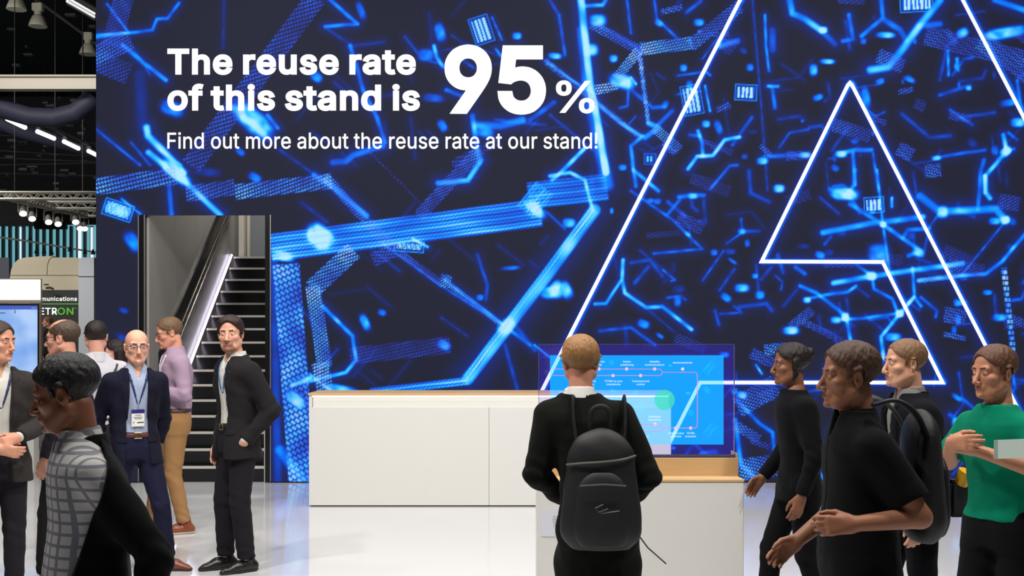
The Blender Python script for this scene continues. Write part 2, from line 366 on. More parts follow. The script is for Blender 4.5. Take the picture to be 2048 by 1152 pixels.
'd':(424,[[195,-8,165,-6,137,3,111,16,89,34,70,57,55,84,43,116,36,151,34,189,36,227,43,261,55,293,70,320,89,342,112,361,137,374,165,382,196,384,218,383,237,379,253,373,267,364,278,355,287,346,306,319,311,319,311,509,372,509,372,0,313,0,313,59,307,59,287,31,277,21,266,12,252,4,236,-3,217,-7],[205,47,226,49,246,55,263,65,278,78,290,95,299,115,306,138,310,162,312,189,310,216,306,241,300,263,290,282,278,299,263,312,246,322,227,328,205,330,182,328,162,322,145,311,130,298,118,281,108,261,102,239,98,215,96,189,98,163,102,139,109,117,118,97,130,80,145,66,162,55,182,49]]),
'e':(404,[[212,-8,177,-5,145,3,117,16,92,35,72,58,56,85,44,116,37,150,34,187,36,224,44,258,55,290,71,317,91,340,115,359,142,373,172,382,205,384,226,383,246,380,266,374,285,366,303,355,319,341,334,324,347,305,357,282,365,256,370,227,371,194,371,169,75,169,75,221,338,221,310,202,308,226,304,248,298,269,288,286,277,301,263,314,246,323,227,328,205,330,183,328,164,323,146,313,131,301,119,286,109,270,102,251,97,231,96,211,96,178,98,151,102,127,110,106,121,88,135,73,151,61,169,53,190,48,212,46,227,47,241,49,254,53,265,58,276,65,285,73,294,82,300,93,306,105,365,91,358,72,348,55,335,39,320,26,302,14,283,4,261,-3,237,-7]]),
'f':(253,[[228,379,228,327,6,327,6,379],[81,0,81,432,82,452,87,470,96,486,107,499,120,510,135,519,152,525,169,529,187,530,222,527,243,521,227,468,215,472,195,474,178,472,164,468,154,460,147,449,143,435,142,419,142,0]]),
'g':(425,[[207,-151,180,-149,156,-146,134,-140,114,-132,97,-122,82,-110,70,-97,59,-84,51,-69,101,-41,122,-66,131,-74,142,-82,154,-88,169,-93,187,-96,207,-97,236,-95,261,-87,282,-75,298,-58,308,-34,311,-6,311,68,306,68,287,41,277,32,266,23,252,16,236,10,217,6,195,5,165,7,138,14,113,27,90,43,71,65,55,90,43,120,36,154,34,191,36,229,43,263,55,293,71,320,90,342,112,361,138,374,166,382,196,384,218,383,237,379,253,373,267,365,279,356,288,346,308,319,313,319,313,379,372,379,372,-9,370,-40,363,-67,350,-90,334,-109,314,-124,291,-136,265,-144,237,-149],[205,59,227,61,246,66,264,75,278,87,290,103,300,121,307,142,311,166,312,193,311,219,307,242,300,264,291,283,279,299,264,312,247,322,227,328,205,330,182,328,163,322,145,312,130,298,118,282,109,262,102,241,98,218,96,193,98,167,102,144,109,123,118,104,131,88,145,76,163,66,183,61]]),
'h':(410,[[114,227,114,0,53,0,53,509,114,509,114,287,102,287,116,319,132,344,152,362,175,374,200,382,227,384,252,383,275,377,295,369,313,356,328,340,341,321,350,298,355,271,357,240,357,0,296,0,296,235,293,263,286,286,273,304,256,318,235,326,210,329,192,328,176,324,161,317,147,308,136,297,126,283,119,266,115,248]]),
'i':(166,[[53,0,53,379,114,379,114,0],[84,443,73,444,63,448,54,455,47,463,43,472,41,483,43,494,47,504,54,512,63,518,73,522,84,524,95,522,105,518,114,512,121,504,125,494,126,483,125,472,121,463,114,455,105,448,95,444]]),
'j':(166,[[53,379,114,379,114,-30,112,-52,108,-72,102,-90,92,-106,80,-119,65,-129,47,-137,27,-141,4,-143,-10,-143,-10,-87,2,-87,18,-85,31,-80,40,-72,47,-61,51,-46,53,-29],[83,443,72,444,62,448,53,455,47,463,42,472,41,483,42,494,47,504,53,512,62,518,72,522,83,524,95,522,105,518,114,512,120,504,125,494,126,483,125,472,120,463,114,455,105,448,95,444]]),
'k':(380,[[110,137,110,212,121,212,284,379,360,379,184,199,177,199],[53,0,53,509,114,509,114,0],[294,0,148,186,191,229,372,0]]),
'l':(189,[[139,-2,112,0,91,8,74,20,62,37,55,59,53,84,53,509,114,509,114,99,114,83,117,71,120,62,126,57,135,53,146,52,160,53,170,54,181,3,162,-1]]),
'm':(610,[[53,0,53,379,112,379,112,295,108,295,114,314,122,331,132,346,144,358,158,368,172,376,187,382,203,385,219,386,245,383,268,375,287,361,303,342,314,320,321,295,312,295,318,312,326,329,337,343,350,356,364,366,381,375,398,381,417,385,437,386,458,385,478,380,497,372,514,361,529,346,541,328,550,307,555,283,557,255,557,0,496,0,496,254,493,279,485,298,473,313,456,323,438,329,419,330,402,329,387,326,374,320,363,312,353,302,345,290,340,277,336,263,335,247,335,0,274,0,274,260,272,280,265,297,253,311,238,322,220,328,199,330,185,329,171,326,158,320,145,312,135,302,126,289,119,274,115,257,114,238,114,0]]),
'n':(410,[[114,227,114,0,53,0,53,379,112,379,112,287,102,287,116,319,132,344,152,362,175,374,200,382,227,384,252,383,275,377,295,369,313,356,328,340,341,321,350,298,355,271,357,240,357,0,296,0,296,235,293,263,286,286,273,304,256,318,235,326,210,329,192,328,176,324,161,317,147,308,136,297,126,283,119,266,115,248]]),
'o':(415,[[207,-8,174,-5,144,3,117,16,93,35,72,58,56,85,44,116,37,150,34,187,37,225,44,260,56,291,72,318,93,341,117,360,144,374,174,382,207,384,241,382,271,374,299,360,323,341,343,318,359,291,371,260,379,225,381,187,379,150,371,116,359,85,343,58,323,35,299,16,271,3,241,-5],[207,46,231,49,252,55,270,66,285,80,298,97,307,117,314,139,318,163,319,187,318,212,314,236,307,258,298,278,285,296,270,310,252,321,231,328,207,330,184,328,163,321,145,310,130,296,118,278,108,258,102,236,98,212,96,187,98,163,102,139,108,117,118,97,130,80,145,66,163,55,184,49]]),
'p':(424,[[53,-143,53,379,112,379,112,319,118,319,137,346,147,355,158,364,171,373,188,379,207,383,229,384,259,382,287,374,313,361,335,342,354,320,370,293,381,261,388,227,390,189,388,151,381,116,370,84,355,57,336,34,313,16,288,3,260,-6,229,-8,208,-7,189,-3,173,4,159,12,147,21,138,31,118,59,114,59,114,-143],[220,47,242,49,262,55,279,66,294,80,306,97,316,117,323,139,327,163,328,189,327,215,323,239,316,261,307,281,295,298,280,311,262,322,243,328,220,330,198,328,178,322,161,312,147,299,134,282,125,263,118,241,114,216,113,189,114,162,118,138,125,115,135,95,147,78,162,65,179,55,198,49]]),
'q':(424,[[372,-143,311,-143,311,59,306,59,287,31,277,21,266,12,252,4,236,-3,217,-7,195,-8,165,-6,137,3,111,16,89,34,70,57,55,84,43,116,36,151,34,189,36,227,43,261,55,293,70,320,89,342,112,361,137,374,165,382,196,384,218,383,237,379,253,373,267,364,278,355,287,346,307,319,313,319,313,379,372,379],[205,47,226,49,246,55,263,65,278,78,290,95,299,115,306,138,310,162,312,189,310,216,306,241,300,263,290,282,278,299,263,312,246,322,227,328,205,330,182,328,162,322,145,311,130,298,118,281,108,261,102,239,98,215,96,189,98,163,102,139,109,117,118,97,130,80,145,66,162,55,182,49]]),
'r':(259,[[53,0,53,379,112,379,112,321,115,321,124,339,137,354,152,367,171,377,191,383,213,385,229,384,243,384,243,322,230,324,207,326,190,324,174,321,159,315,146,306,135,296,126,284,119,269,115,254,114,237,114,0]]),
's':(365,[[182,-8,157,-7,133,-3,112,3,93,12,76,24,62,38,50,54,41,73,36,94,94,107,101,87,111,72,124,60,141,52,160,47,181,45,206,47,227,53,244,62,258,74,265,88,268,103,266,115,262,126,254,136,243,144,229,150,212,155,149,170,118,180,92,192,72,208,58,227,50,249,47,274,49,295,55,314,65,332,79,347,95,360,115,370,137,378,161,383,187,384,212,383,234,379,254,372,271,363,286,352,299,339,309,324,318,308,324,290,268,277,262,291,254,304,243,316,228,325,210,331,187,333,166,331,147,326,131,317,119,305,111,292,109,277,110,264,115,253,124,243,136,235,152,229,172,223,229,209,261,200,287,187,306,171,320,153,328,131,331,107,329,85,323,65,312,47,298,31,281,18,260,6,236,-2,210,-7]]),
't':(227,[[204,379,204,327,6,327,6,379],[65,471,126,471,126,98,127,83,130,70,136,61,144,55,156,51,170,50,185,51,202,54,213,2,192,-3,168,-4,138,-1,113,7,92,21,77,41,68,64,65,93]]),
'u':(410,[[182,-5,158,-3,135,2,115,11,97,23,82,39,69,59,60,82,54,109,53,139,53,379,114,379,114,144,116,117,124,94,137,75,154,61,175,53,200,50,218,51,234,55,249,62,263,71,274,83,283,97,290,113,295,132,296,153,296,379,357,379,357,0,298,0,298,92,307,92,294,60,277,35,257,17,234,5,209,-3]]),
'v':(389,[[163,0,17,379,84,379,165,155,187,87,206,21,184,21,203,87,224,155,305,379,371,379,226,0]]),
'w':(567,[[138,0,23,379,87,379,133,214,154,137,175,41,165,41,186,135,206,214,252,379,316,379,362,214,382,136,402,41,391,41,413,135,434,214,480,379,545,379,429,0,368,0,319,172,305,225,291,280,277,338,291,338,277,280,263,225,248,172,199,0]]),
'x':(378,[[21,0,171,218,171,171,29,379,100,379,147,306,179,253,207,206,175,206,202,253,233,306,282,379,352,379,209,169,209,214,358,0,287,0,231,85,200,136,173,182,205,182,178,136,148,85,91,0]]),
'y':(389,[[47,-139,61,-86,71,-87,83,-89,94,-90,104,-89,113,-86,122,-81,130,-74,138,-64,145,-51,151,-36,163,-1,17,379,84,379,165,155,187,87,206,21,184,21,202,87,224,155,305,379,371,379,204,-58,196,-77,187,-93,177,-107,165,-119,153,-128,139,-136,125,-141,109,-144,91,-145,65,-143]]),
'z':(380,[[42,0,42,46,254,320,254,323,48,323,48,379,333,379,333,331,126,60,126,56,339,56,339,0]]),
}


def text_mesh(name, txt, cap, m, parent, origin, xdir=(1, 0, 0), zdir=(0, 0, 1), bold=0.0, align='left', depth=0.004, xs=1.0, track=0.0, wfit=None):
    """Lettering as one mesh: filled outlines, cap = capital height, standing at origin on xdir, zdir.
    bold thickens every contour by that share of the em; wfit is the ink width wanted."""
    cu = bpy.data.curves.new(name, 'CURVE')
    cu.dimensions = '2D'
    cu.fill_mode = 'BOTH'
    k = (cap - 0.0) / (509.0 + bold * 1000)
    loops = []
    x = 0.0
    for ch in txt:
        if ch == ' ':
            x += 190 + track
            continue
        adv, sps = GLYPHS.get(ch, GLYPHS['o'])
        for sp in sps:
            n = len(sp) // 2
            s = cu.splines.new('POLY')
            s.points.add(n - 1)
            s.use_cyclic_u = True
            pl = [((sp[2 * i] + x + bold * 500) * k, (sp[2 * i + 1] + bold * 500) * k) for i in range(n)]
            s.points.foreach_set('co', [c for p in pl for c in (p[0], p[1], 0, 1)])
            loops.append(pl)
        x += adv + track + bold * 1000
    cu.extrude = depth / 2
    o = bpy.data.objects.new(name, cu)
    COL.objects.link(o)
    dg = bpy.context.evaluated_depsgraph_get()
    me = bpy.data.meshes.new_from_object(o.evaluated_get(dg))
    bpy.data.objects.remove(o)
    bpy.data.curves.remove(cu)
    if bold > 0:
        bm = bmesh.new()
        bm.from_mesh(me)
        hw = bold * 500 * k
        for pl in loops:
            P = [np.array(p) for i, p in enumerate(pl) if np.hypot(p[0] - pl[i - 1][0], p[1] - pl[i - 1][1]) > 1e-9]
            n = len(P)
            A, B = [], []
            for i in range(n):
                a, c = P[i] - P[i - 1], P[(i + 1) % n] - P[i]
                a, c = a / np.linalg.norm(a), c / np.linalg.norm(c)
                mm = np.array((-a[1] - c[1], a[0] + c[0]))
                mm = mm / max(.45, float(mm @ mm) / 2)
                A.append(bm.verts.new((*(P[i] + mm * hw), depth * .5)))
                B.append(bm.verts.new((*(P[i] - mm * hw), depth * .5)))
            for i in range(n):
                bm.faces.new((A[i], A[(i + 1) % n], B[(i + 1) % n], B[i]))
        bm.to_mesh(me)
        bm.free()
    X, Z = Vector(xdir).normalized(), Vector(zdir).normalized()
    Y = Z.cross(X)
    xx = [v.co.x for v in me.vertices]
    x0, width = min(xx), max(xx) - min(xx)
    f = 1.0
    if wfit:
        f, width = wfit / width, wfit
    sh = {'left': 0.0, 'center': -width / 2, 'right': -width}[align]
    O = Vector(origin)
    for v in me.vertices:
        p = v.co.copy()
        v.co = O + X * ((p.x - x0) * f + sh) + Z * p.y - Y * p.z
    me.materials.clear()
    me.materials.append(m)
    return link(bpy.data.objects.new(name, me), parent)

# ------------------------------------------------------------------ organic surfaces: distance fields meshed by surface nets
def V3(*a):
    return np.array(a, dtype=np.float32)


def smin(a, b, k):
    if k <= 1e-6:
        return np.minimum(a, b)
    h = np.clip(0.5 + 0.5 * (b - a) / k, 0, 1)
    return b + (a - b) * h - k * h * (1 - h)


def smax(a, b, k):
    return -smin(-a, -b, k)


def rc(a, b, ra, rb, flat=None, cut=False):
    """Tapered capsule from a to b. flat=(axis, factor) thins it along an axis; cut leaves the b end flat."""
    a, b = np.asarray(a, np.float32), np.asarray(b, np.float32)

    def fn(X, Y, Z):
        q = [X - a[0], Y - a[1], Z - a[2]]
        d = b - a
        if flat is not None:
            n = np.asarray(flat[0], np.float32)
            n = n / np.linalg.norm(n)
            c = (q[0] * n[0] + q[1] * n[1] + q[2] * n[2]) * (flat[1] - 1)
            q = [q[i] + n[i] * c for i in range(3)]
            d = d + n * float(d @ n) * (flat[1] - 1)
        dd = float(d @ d) + 1e-12
        tr = (q[0] * d[0] + q[1] * d[1] + q[2] * d[2]) / dd
        t = np.clip(tr, 0, 1)
        r = np.sqrt((q[0] - t * d[0]) ** 2 + (q[1] - t * d[1]) ** 2 + (q[2] - t * d[2]) ** 2) - (ra + (rb - ra) * t)
        if cut:
            r = np.maximum(r, (tr - 1) * sqrt(dd))
        return r
    R = max(ra, rb)
    return fn, np.minimum(a, b) - R, np.maximum(a, b) + R


def el(c, r, R=None):
    """Ellipsoid; R is a 3x3 matrix whose columns are its axes."""
    c, r = np.asarray(c, np.float32), np.asarray(r, np.float32)
    R = np.eye(3, dtype=np.float32) if R is None else np.asarray(R, np.float32)

    def fn(X, Y, Z):
        q = [X - c[0], Y - c[1], Z - c[2]]
        p = [(q[0] * R[0, i] + q[1] * R[1, i] + q[2] * R[2, i]) for i in range(3)]
        k0 = np.sqrt((p[0] / r[0]) ** 2 + (p[1] / r[1]) ** 2 + (p[2] / r[2]) ** 2)
        k1 = np.sqrt((p[0] / r[0] ** 2) ** 2 + (p[1] / r[1] ** 2) ** 2 + (p[2] / r[2] ** 2) ** 2) + 1e-6
        return k0 * (k0 - 1) / k1
    m = np.abs(R) @ r
    return fn, c - m, c + m


def poly2(poly, U, V):
    """Signed distance to a polygon in the (U, V) plane, negative inside."""
    d = None
    s = None
    n = len(poly)
    for i in range(n):
        ax, ay = poly[i]
        bx, by = poly[i - 1]
        ex, ey = bx - ax, by - ay
        wx, wy = U - ax, V - ay
        t = np.clip((wx * ex + wy * ey) / (ex * ex + ey * ey + 1e-12), 0, 1)
        q = (wx - ex * t) ** 2 + (wy - ey * t) ** 2
        d = q if d is None else np.minimum(d, q)
        c1, c2, c3 = V >= ay, V < by, ex * wy > ey * wx
        fl = (c1 & c2 & c3) | (~c1 & ~c2 & ~c3)
        s = fl if s is None else (s ^ fl)
    return np.where(s, -1.0, 1.0) * np.sqrt(d)


class Field:
    def __init__(s, lo, hi, h, bands=()):
        s.ax = []
        for i in range(3):
            xs = [lo[i]]
            while xs[-1] < hi[i]:
                x = xs[-1]
                st = h
                for (bl, bh, bs) in bands:
                    if bl[i] - h * 0.6 <= x <= bh[i]:
                        st = min(st, bs)
                xs.append(x + st)
            s.ax.append(np.array(xs, np.float32))
        s.D = np.full([len(a) for a in s.ax], 10.0, np.float32)
        s.h = h

    def sub(s, lo, hi, pad):
        sl = []
        for i in range(3):
            a = int(np.searchsorted(s.ax[i], lo[i] - pad))
            b = int(np.searchsorted(s.ax[i], hi[i] + pad)) + 1
            sl.append(slice(max(a - 1, 0), max(b, 1)))
        sl = tuple(sl)
        return sl, s.ax[0][sl[0]][:, None, None], s.ax[1][sl[1]][None, :, None], s.ax[2][sl[2]][None, None, :]

    def add(s, prim, k=0.0):
        fn, lo, hi = prim
        sl, X, Y, Z = s.sub(lo, hi, k + 2.5 * s.h)
        if 0 in s.D[sl].shape:
            return s
        s.D[sl] = smin(s.D[sl], fn(X, Y, Z).astype(np.float32), k)
        return s

    def cut(s, prim, k=0.0):
        fn, lo, hi = prim
        sl, X, Y, Z = s.sub(lo, hi, k + 2.5 * s.h)
        if 0 in s.D[sl].shape:
            return s
        s.D[sl] = smax(s.D[sl], -fn(X, Y, Z).astype(np.float32), k)
        return s

    def grid(s):
        return s.ax[0][:, None, None], s.ax[1][None, :, None], s.ax[2][None, None, :]

    def clone(s, D):
        f = Field.__new__(Field)
        f.ax, f.h, f.D = s.ax, s.h, D.astype(np.float32)
        return f


def nets(F):
    """Naive surface nets on a rectilinear grid: returns vertices and quads."""
    D, ax = F.D, F.ax
    D = D.copy()
    D[0], D[-1], D[:, 0], D[:, -1], D[:, :, 0], D[:, :, -1] = 1, 1, 1, 1, 1, 1
    S = (D < 0)
    c = np.zeros([n - 1 for n in D.shape], np.uint8)
    for i in (0, 1):
        for j in (0, 1):
            for k in (0, 1):
                c += S[i:S.shape[0] - 1 + i, j:S.shape[1] - 1 + j, k:S.shape[2] - 1 + k]
    act = (c > 0) & (c < 8)
    I, J, K = np.nonzero(act)
    n = len(I)
    if n == 0:
        return np.zeros((0, 3)), np.zeros((0, 4), int)
    idx = np.full(act.shape, -1, np.int32)
    idx[I, J, K] = np.arange(n)
    cv = {}
    for i in (0, 1):
        for j in (0, 1):
            for k in (0, 1):
                cv[i, j, k] = D[I + i, J + j, K + k]
    acc = np.zeros((n, 3), np.float32)
    cnt = np.zeros(n, np.float32)
    cor = list(cv)
    for p in cor:
        for a in range(3):
            if p[a] == 0:
                q = list(p)
                q[a] = 1
                q = tuple(q)
                d0, d1 = cv[p], cv[q]
                m = (d0 < 0) != (d1 < 0)
                t = np.where(m, d0 / np.where(m, d0 - d1, 1), 0)
                for b in range(3):
                    acc[:, b] += np.where(m, t if b == a else p[b], 0)
                cnt += m
    acc /= cnt[:, None]
    P = np.empty((n, 3), np.float32)
    for b, II in enumerate((I, J, K)):
        x0, x1 = ax[b][II], ax[b][II + 1]
        P[:, b] = x0 + (x1 - x0) * acc[:, b]
    quads = []
    for a in range(3):
        b, d = (a + 1) % 3, (a + 2) % 3
        sa = [slice(None)] * 3
        sb = [slice(None)] * 3
        sa[a], sb[a] = slice(0, -1), slice(1, None)
        s0, s1 = S[tuple(sa)], S[tuple(sb)]
        e = s0 != s1
        e = e.copy()
        z = [slice(None)] * 3
        for ax2 in (b, d):
            z = [slice(None)] * 3
            z[ax2] = 0
            e[tuple(z)] = False
            z[ax2] = -1
            e[tuple(z)] = False
        ii = np.stack(np.nonzero(e), 1)
        if len(ii) == 0:
            continue

        def cell(db, dd):
            q = ii.copy()
            q[:, b] -= db
            q[:, d] -= dd
            return idx[q[:, 0], q[:, 1], q[:, 2]]
        Q = np.stack([cell(1, 1), cell(0, 1), cell(0, 0), cell(1, 0)], 1)
        fl = ~s0[ii[:, 0], ii[:, 1], ii[:, 2]]
        Q[fl] = Q[fl][:, ::-1]
        quads.append(Q)
    return P, np.concatenate(quads)


def field_object(F, name, m, parent=None, smooth=1, xf=None):
    P, Q = nets(F)
    if len(P) == 0:
        return None
    for _ in range(smooth):
        A = np.zeros_like(P)
        N = np.zeros(len(P), np.float32)
        for i in range(4):
            a, b = Q[:, i], Q[:, (i + 1) % 4]
            for c in range(3):
                A[:, c] += np.bincount(a, P[b, c], len(P))
            N += np.bincount(a, minlength=len(P))
        P = P * 0.5 + 0.5 * A / np.maximum(N, 1)[:, None]
    if xf is not None:
        P = P @ np.asarray(xf[0], np.float32).T + np.asarray(xf[1], np.float32)
    me = bpy.data.meshes.new(name)
    me.vertices.add(len(P))
    me.vertices.foreach_set('co', P.astype(np.float32).ravel())
    me.loops.add(len(Q) * 4)
    me.loops.foreach_set('vertex_index', Q.astype(np.int32).ravel())
    me.polygons.add(len(Q))
    me.polygons.foreach_set('loop_start', np.arange(len(Q), dtype=np.int32) * 4)
    me.polygons.foreach_set('loop_total', np.full(len(Q), 4, np.int32))
    me.polygons.foreach_set('use_smooth', np.ones(len(Q), bool))
    me.update(calc_edges=True)
    me.validate()
    me.materials.append(m)
    return link(bpy.data.objects.new(name, me), parent)


def rotm(yaw=0, pitch=0, roll=0):
    """Head or chest turn in degrees: yaw about z (+ to the person's left), pitch nods down (+), roll tilts."""
    y, p, r = radians(yaw), radians(pitch), radians(roll)
    Rz = np.array([[cos(y), -sin(y), 0], [sin(y), cos(y), 0], [0, 0, 1]])
    Rx = np.array([[1, 0, 0], [0, cos(p), -sin(p)], [0, sin(p), cos(p)]])
    Ry = np.array([[cos(r), 0, sin(r)], [0, 1, 0], [-sin(r), 0, cos(r)]])
    return (Rz @ Rx @ Ry).astype(np.float32)

# ------------------------------------------------------------------ people
# a person faces local -y; their left is +x. All lengths are of a 1.80 m figure, scaled to the height asked for.
BODY = [(.84, .150, .100), (.93, .165, .110), (1.02, .150, .102), (1.10, .142, .098), (1.22, .152, .106), (1.32, .168, .114),
        (1.39, .174, .110), (1.43, .166, .098), (1.465, .138, .082), (1.495, .098, .070), (1.53, .066, .060)]


class Figure:
    def __init__(s, pose, belly=0.0, broad=1.0):
        s.p = pose
        s.belly, s.broad = belly, broad
        s.hip = np.array(pose.get('hip', (0, 0, 0)), np.float32)
        s.lean = np.array(pose.get('lean', (0, 0)), np.float32)
        s.twist = pose.get('twist', 0.0)
        s.drop = pose.get('drop', 0.0)

    def spine(s, z):
        """Centre offset and turn of the trunk at height z (works on arrays)."""
        t = np.clip((z - .93) / .57, -0.3, 1.25)
        tt = np.where(t > 0, t * (0.6 + 0.4 * t), 0)
        cx = s.hip[0] + s.lean[0] * tt
        cy = s.hip[1] + s.lean[1] * tt + 0.012 * np.sin(np.clip(t, 0, 1) * pi)
        an = np.radians(s.twist) * np.clip(t, 0, 1)
        return cx, cy, an

    def local(s, X, Y, Z):
        cx, cy, an = s.spine(Z)
        qx, qy = X - cx, Y - cy
        return qx * np.cos(an) + qy * np.sin(an), -qx * np.sin(an) + qy * np.cos(an)

    def world(s, x, y, z):
        cx, cy, an = s.spine(np.float32(z))
        return np.array((cx + x * cos(an) - y * sin(an), cy + x * sin(an) + y * cos(an), z), np.float32)

    def trunk(s, table, grow=0.0, z0=None, z1=None, p=2.25, rnd=.012):
        T = np.array(table, np.float32)
        zz, ww, dd = T[:, 0], T[:, 1] * s.broad + grow, T[:, 2] + grow
        z0 = zz[0] if z0 is None else z0
        z1 = zz[-1] if z1 is None else z1
        bel = s.belly

        def fn(X, Y, Z):
            x, y = s.local(X, Y, Z)
            w = np.interp(Z, zz, ww)
            d = np.interp(Z, zz, dd)
            if bel:
                b = bel * np.exp(-((Z - 1.06) / .16) ** 2)
                d = d + np.where(y < 0, b, 0)
                w = w + 0.45 * b
            ax, ay = np.abs(x) / w, np.abs(y) / d
            k0 = (ax ** p + ay ** p + 1e-9) ** (1 / p)
            dist = (k0 - 1) * np.minimum(w, d) * 0.95
            return smax(dist, np.maximum(z0 - Z, Z - z1), rnd)
        lo = np.array((-.45, -.5, z0), np.float32) + np.minimum(0, np.array((s.lean[0], s.lean[1], 0))) + np.array((s.hip[0], s.hip[1], 0))
        hi = np.array((.45, .5, z1), np.float32) + np.maximum(0, np.array((s.lean[0], s.lean[1], 0))) + np.array((s.hip[0], s.hip[1], 0))
        lo[:2] = np.maximum(lo[:2], [s.hip[0] + min(0, s.lean[0]) - .33 * s.broad, s.hip[1] + min(0, s.lean[1]) - .33])
        hi[:2] = np.minimum(hi[:2], [s.hip[0] + max(0, s.lean[0]) + .33 * s.broad, s.hip[1] + max(0, s.lean[1]) + .33])
        return fn, lo, hi

    def shoulder(s, side):
        return s.world(side * .172 * s.broad, .012, 1.412 - s.drop)

    def front(s, x, z, table=BODY, grow=0.0):
        """Point on the front of the trunk."""
        T = np.array(table)
        w = np.interp(z, T[:, 0], T[:, 1]) * s.broad + grow
        d = np.interp(z, T[:, 0], T[:, 2]) + grow + s.belly * math.exp(-((z - 1.06) / .16) ** 2)
        y = -d * max(0, 1 - (abs(x) / w) ** 2.25) ** (1 / 2.25)
        return s.world(x, y, z)


def hand_prims(wr, d, n, side, curl=0.4, spread=0.0, thumb=0.5):
    """Palm, four fingers of three joints each and a thumb. d: along the hand, n: the way the palm faces."""
    d = np.asarray(d, np.float32)
    d = d / np.linalg.norm(d)
    n = np.asarray(n, np.float32)
    n = n - d * float(n @ d)
    n = n / np.linalg.norm(n)
    s = np.cross(d, n) * side                      # towards the little finger
    out = []
    wr = np.asarray(wr, np.float32)
    out.append((rc(wr, wr + d * .02, .026, .030, (n, 1.35)), .012))
    for o in (-.024, -.008, .009, .025):
        out.append((rc(wr + d * .012 + s * o * .7, wr + d * .088 + s * o - n * 0.002, .016, .0125, (n, 1.05)), .012))
    base = (-.029, -.010, .009, .027)
    ln = (.074, .082, .076, .060)
    for i in range(4):
        p = wr + d * (.092 - (.004, 0, .003, .010)[i]) + s * base[i]
        ang = 0.0
        u = d + s * (base[i] * spread * 8)
        u = u / np.linalg.norm(u)
        for j, (f, r0, r1) in enumerate(((.45, .0100, .0092), (.30, .0092, .0084), (.25, .0084, .0070))):
            ang += curl * (0.65, 1.0, 0.8)[j] * (1.0 + 0.07 * i)
            v = u * cos(ang) + n * sin(ang)
            q = p + v * ln[i] * f
            out.append((rc(p, q, r0, r1), .004 if j else .007))
            p = q
    p = wr + d * .022 - s * .026 + n * .006
    q = p + d * .034 - s * (.026 - .012 * thumb) + n * (.008 + .014 * thumb)
    out.append((rc(p, q, .0155, .0122), .012))
    r = q + d * .028 - s * (.010 - .014 * thumb) + n * (.004 + .012 * thumb)
    out.append((rc(q, r, .0112, .0100), .004))
    t = r + d * .022 + s * (.004 * thumb) + n * .006
    out.append((rc(r, t, .0100, .0078), .004))
    return out


def head_prims(c, R, fem=False, wide=1.0):
    """Skull, jaw, cheeks, brow, nose, mouth and ears round the point between the eyes' centres."""
    c = np.asarray(c, np.float32)
    HS = 1.05
    L = lambda x, y, z: c + R @ (np.array((x * wide, y, z), np.float32) * HS)
    el_ = lambda p, r, RR: el(p, tuple(v * HS for v in r), RR)
    rc_ = lambda a, b, ra, rb: rc(a, b, ra * HS, rb * HS)
    A = []
    A.append(('+', el_(L(0, .012, .038), (.0765 * wide, .098, .080), R), .0))
    A.append(('+', el_(L(0, -.022, -.022), (.064 * wide, .070, .082), R), .02))
    A.append(('+', el_(L(0, -.050, -.090), (.036 * wide, .036, .028), R), .03))
    for s in (-1, 1):
        A.append(('+', rc_(L(s * .054, .002, -.058), L(s * .027, -.056, -.094), .022, .020), .025))
        A.append(('+', el_(L(s * .043, -.058, -.024), (.022, .022, .017), R), .018))
    A.append(('+', rc_(L(-.040, -.074, .021), L(.040, -.074, .021), .013, .013), .014))
    for s in (-1, 1):
        A.append(('-', el_(L(s * .032, -.098, .000), (.019, .017, .0115), R), .012))
        A.append(('+', el_(L(s * .032, -.0735, .000), (.0155, .0145, .0125), R), .003))
    A.append(('+', rc_(L(0, -.083, .012), L(0, -.113, -.036), .0085, .0105), .010))
    A.append(('+', el_(L(0, -.111, -.040), (.0115, .012, .0095), R), .006))
    for s in (-1, 1):
        A.append(('+', el_(L(s * .0115, -.101, -.043), (.0085, .011, .0075), R), .005))
    A.append(('+', el_(L(0, -.082, -.066), (.028, .020, .021), R), .012))
    A.append(('-', rc_(L(-.021, -.097, -.0665), L(.021, -.097, -.0665), .0035, .0035), .004))
    A.append(('+', el_(L(0, -.0865, -.101), (.018, .015, .013), R), .014))
    for s in (-1, 1):
        Re = R @ rotm(0, 0, s * 9) @ rotm(s * 22)
        A.append(('+', el_(L(s * .0775, .010, -.010), (.0095, .019, .032), Re), .006))
        A.append(('-', el_(L(s * .0865, .004, -.006), (.006, .010, .019), Re), .004))
    return A, L


